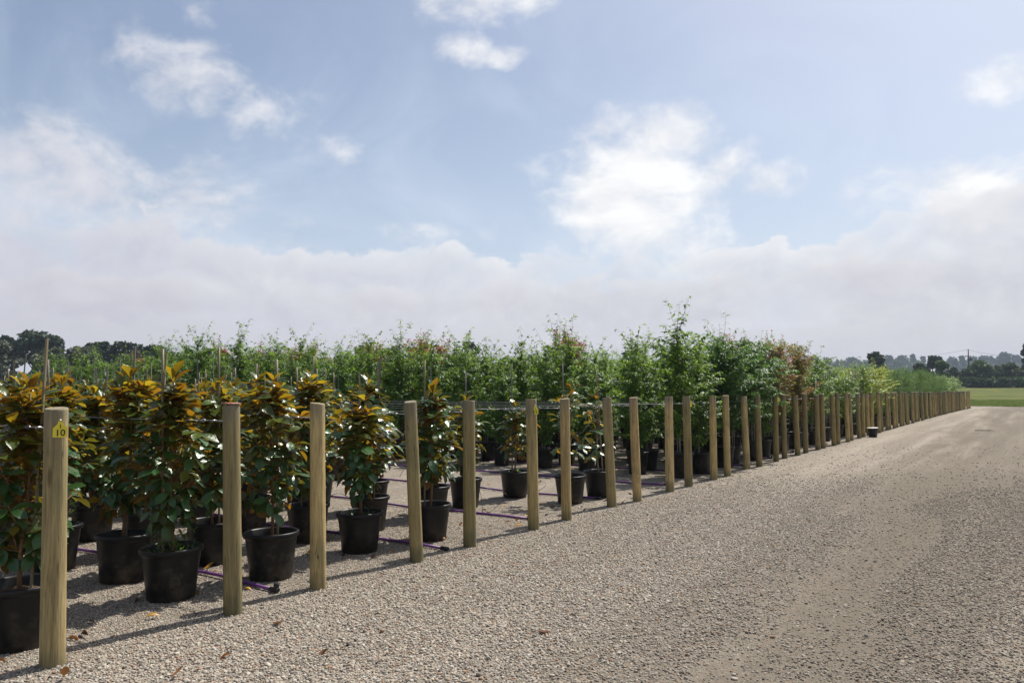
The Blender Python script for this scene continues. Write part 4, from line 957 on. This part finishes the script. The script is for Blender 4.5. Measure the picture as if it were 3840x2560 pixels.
BR = [(3275, 1320, 150, 95, 'bush', M_pine, 'dark rounded tree behind the golden shrubs', 'tree'), (3292, 1358, 156, 110, 'bush', M_scrubg, 'green scrub beneath the dark rounded tree by the golden shrubs', 'shrub'), (3505, 1330, 172, 80, 'bush', M_pine, 'dark rounded tree behind the fine green shrubs', 'tree'), (3455, 1362, 165, 70, 'bush', M_scrub, 'scrub tree left of the dark rounded tree', 'tree'),
      (3530, 1355, 160, 70, 'bush', M_scrubg, 'greener scrub tree below the dark rounded tree', 'tree'), (3585, 1378, 190, 70, 'bush', M_scrub, 'brownish scrub at the fence end', 'shrub'), (3625, 1385, 185, 60, 'bush', M_scrub, 'leaning dark shrub left of the dome shrub', 'shrub'), (3670, 1352, 186, 105, 'bush', M_scrubg, 'dome-shaped green shrub under the power pole', 'shrub'),
      (3735, 1370, 190, 90, 'bush', M_scrub, 'dark shrub right of the dome shrub', 'shrub'), (3790, 1362, 182, 100, 'bush', M_scrub, 'brown-green shrub beside the right frame edge', 'shrub'), (3850, 1352, 180, 110, 'bush', M_scrub, 'large dark shrub at the right frame edge', 'shrub'), (3855, 1288, 176, 70, 'cone', M_pine, 'tall dark conifer at the right frame edge', 'tree'),
      (3560, 1420, 172, 60, 'bush', M_scrub, 'low scrub behind the fence end', 'shrub'), (3640, 1415, 176, 70, 'bush', M_scrub, 'low dark undergrowth left of the dome shrub', 'shrub'), (3700, 1418, 174, 80, 'bush', M_scrub, 'low dark undergrowth beneath the dome shrub', 'shrub'), (3765, 1415, 174, 80, 'bush', M_scrub, 'low dark undergrowth before the brown-green shrub', 'shrub'), (3825, 1416, 172, 80, 'bush', M_scrubg, 'low green undergrowth at the right frame edge', 'shrub'), (3910, 1380, 178, 110, 'bush', M_scrub, 'dark shrub just outside the right edge', 'shrub'), (3990, 1370, 184, 120, 'bush', M_scrub, 'dark shrub well outside the right edge', 'shrub')]
for q, (px, top, D, wp, shp, mt, lab, cat) in enumerate(BR):
    place_bg(px, top, D, wp, shp, mt, .5, 2600, 'scrub_tree' if cat == 'tree' else 'wild_shrub', lab, cat, GR, 300 + q)
FH = [(3045, 1332, 420, 80, 'bush'), (3100, 1340, 430, 60, 'bush'), (3195, 1340, 440, 70, 'bush'), (3330, 1332, 430, 40, 'umbrella'), (3385, 1333, 450, 70, 'bush'), (3424, 1329, 440, 30, 'cone'), (3462, 1338, 450, 40, 'cone'), (3360, 1350, 420, 80, 'bush'), (3440, 1352, 420, 90, 'bush'), (3240, 1352, 430, 90, 'bush'), (3150, 1352, 430, 90, 'bush'),
      (3572, 1338, 420, 45, 'umbrella'), (3608, 1336, 430, 42, 'cone'), (3648, 1336, 440, 40, 'umbrella'), (3700, 1330, 440, 65, 'umbrella'), (3772, 1320, 420, 62, 'umbrella'), (3740, 1345, 440, 60, 'bush'), (3812, 1332, 450, 40, 'umbrella'), (3560, 1362, 430, 90, 'bush'), (3640, 1360, 430, 90, 'bush'), (3720, 1362, 430, 90, 'bush'), (3800, 1360, 430, 90, 'bush'), (3870, 1335, 440, 80, 'umbrella'), (3940, 1330, 440, 90, 'umbrella')]
for q, (px, top, D, wp, shp) in enumerate(FH):
    kd = {'bush': 'rounded', 'umbrella': 'flat-topped', 'cone': 'pointed'}[shp]
    side = 'right of the power pole' if px > 3640 else ('between the fence end and the power pole' if px > 3540 else 'above the fine green shrubs')
    place_bg(px, top, D * 1.9, wp, shp, M_pine if shp != 'bush' else M_scrub, 2.0, 1300, 'distant_tree', '%s blue-hazed tree on the far rise %s' % (kd, side), 'tree', 'hazy trees on the far rise', 500 + q)

# ------------------------------------------------------------------ power pole and lines
def polar(px, D):
    a = R(HEAD) - math.atan((px - 1920) / 2880); dd = D / math.cos(math.atan((px - 1920) / 2880)); return CAM.x - math.sin(a) * dd, CAM.y + math.cos(a) * dd
px_, py_ = polar(3633, 210); pz = tz(px_, py_)
M_pole = plain('pole timber', (.075, .068, .062), .9, var=.3, bscale=4)
PT = 1.5 + (1462 - 1309) / 2880 * 210 - pz
r_ = thing('power_pole', (px_, py_, pz), 'timber power pole with crossarm standing above the dome shrub', 'power pole', None, R(40))
pb = MB(); pb.tube([(0, 0, -1), (0, 0, PT * .5), (0, 0, PT)], [.2, .17, .13], 12); obj('pole', pb.mesh('pole', M_pole), r_)
pb = MB(); pb.box((0, .16, PT - 2.0), (.85, .06, .08)); obj('crossarm', pb.mesh('crossarm', M_pole, False), r_)
for sx_ in (-.75, -.25, .75):
    ib = MB(); ib.lathe([(.03, 0), (.09, .05), (.06, .12), (.09, .18), (.03, .25)], 10, cap0=True, cap1=True); obj('insulator', ib.mesh('insulator', M_pole), r_, (sx_, .16, PT - 1.91))
pb = MB(); pb.tube([(.7, 0, PT - 3.1), (.7, 0, PT - 2.4)], [.34, .34], 12); pb.box((.35, 0, PT - 2.7), (.3, .05, .05)); obj('transformer', pb.mesh('transformer', M_pole), r_)
pb = MB(); pb.tube([(0, 0, PT - 4.6), (1.9, 0, PT - 3.9), (2.6, 0, PT - 3.2)], [.05, .05, .04], 6); pb.tube([(2.3, 0, PT - 3.2), (3.1, 0, PT - 2.9)], [.14, .10], 8); obj('lamp_arm', pb.mesh('lamp_arm', M_pole), r_)
for q, (ztop, lpx, lpy, rpx, rpy, lab) in enumerate([(PT - .1, 3160, 1344, 4100, 1318, 'upper power line sagging either side of the pole top'), (PT - 1.85, 3100, 1352, 4100, 1330, 'lower power line sagging either side of the crossarm')]):
    lb = MB()
    for (ex, ey, ED) in ((lpx, lpy, 330), (rpx, rpy, 150)):
        bx_, by_ = polar(ex, ED); bz_ = 1.5 + (1462 - ey) / 2880 * ED; A_ = Vector((px_, py_, pz + ztop)); B_ = Vector((bx_, by_, bz_))
        lb.tube([A_.lerp(B_, u / 16) - Vector((0, 0, 1.6 * 4 * (u / 16) * (1 - u / 16))) for u in range(17)], .028, 5)
    tag(obj('power_line', lb.mesh('power_line', M_pole)), lab, 'power line', 'power lines')

# ------------------------------------------------------------------ meadow grass tufts
tufts = []
for q in range(4):
    g = np.random.default_rng(80 + q); Ms = []
    for j in range(14):
        a = g.uniform(0, 6.28); Ms.append(basis(np.array([g.normal(0, .12), g.normal(0, .12), 0]), np.array([math.cos(a) * .4, math.sin(a) * .4, 1.0]), np.array([math.cos(a + 1.5), math.sin(a + 1.5), .4]), g.uniform(.6, 1.3)))
    tufts.append(stack('grass_tuft', leaf_tmpl(.15, .022, 2, .1, .6), Ms, leafmat('meadow blade %d' % q, [(.06, .105, .024), (.09, .13, .03), (.12, .135, .04), (.055, .09, .02)][q], (.2, .26, .06), tw=.4, rough=.8), q))
n_ = 26000; d_ = 81.7 + 22 * rng.random(n_) ** 1.7; xx = rng.uniform(-16, 22, n_)
keep = vnoise(xx, d_, .35, 9) > .18; xx = xx[keep]; d_ = d_[keep]; n_ = len(xx); sc0 = rng.uniform(.6, 1.5, n_) * (1.15 - .3 * sstep(d_, 84, 100))
scatter('grass', np.stack([xx, d_, terrain(xx, d_)], 1), np.stack([np.zeros(n_), np.zeros(n_), rng.uniform(0, 6.28, n_)], 1), np.stack([sc0, sc0, sc0 * .8], 1), tufts, 'rough meadow grass beyond the gravel road')

# ------------------------------------------------------------------ the hazy air
m, t, out = new_mat('haze'); pv = t.n('ShaderNodeVolumePrincipled'); pv.inputs['Color'].default_value = (.70, .84, 1, 1); pv.inputs['Density'].default_value = .0003
t.put(out.inputs['Volume'], pv.outputs[0]); hb_ = MB(); hb_.box((0, 350, 18.5), (1250, 950, 21.5)); obj('haze', hb_.mesh('haze', m, False), kind='stuff', label='thin pale air over the whole nursery')
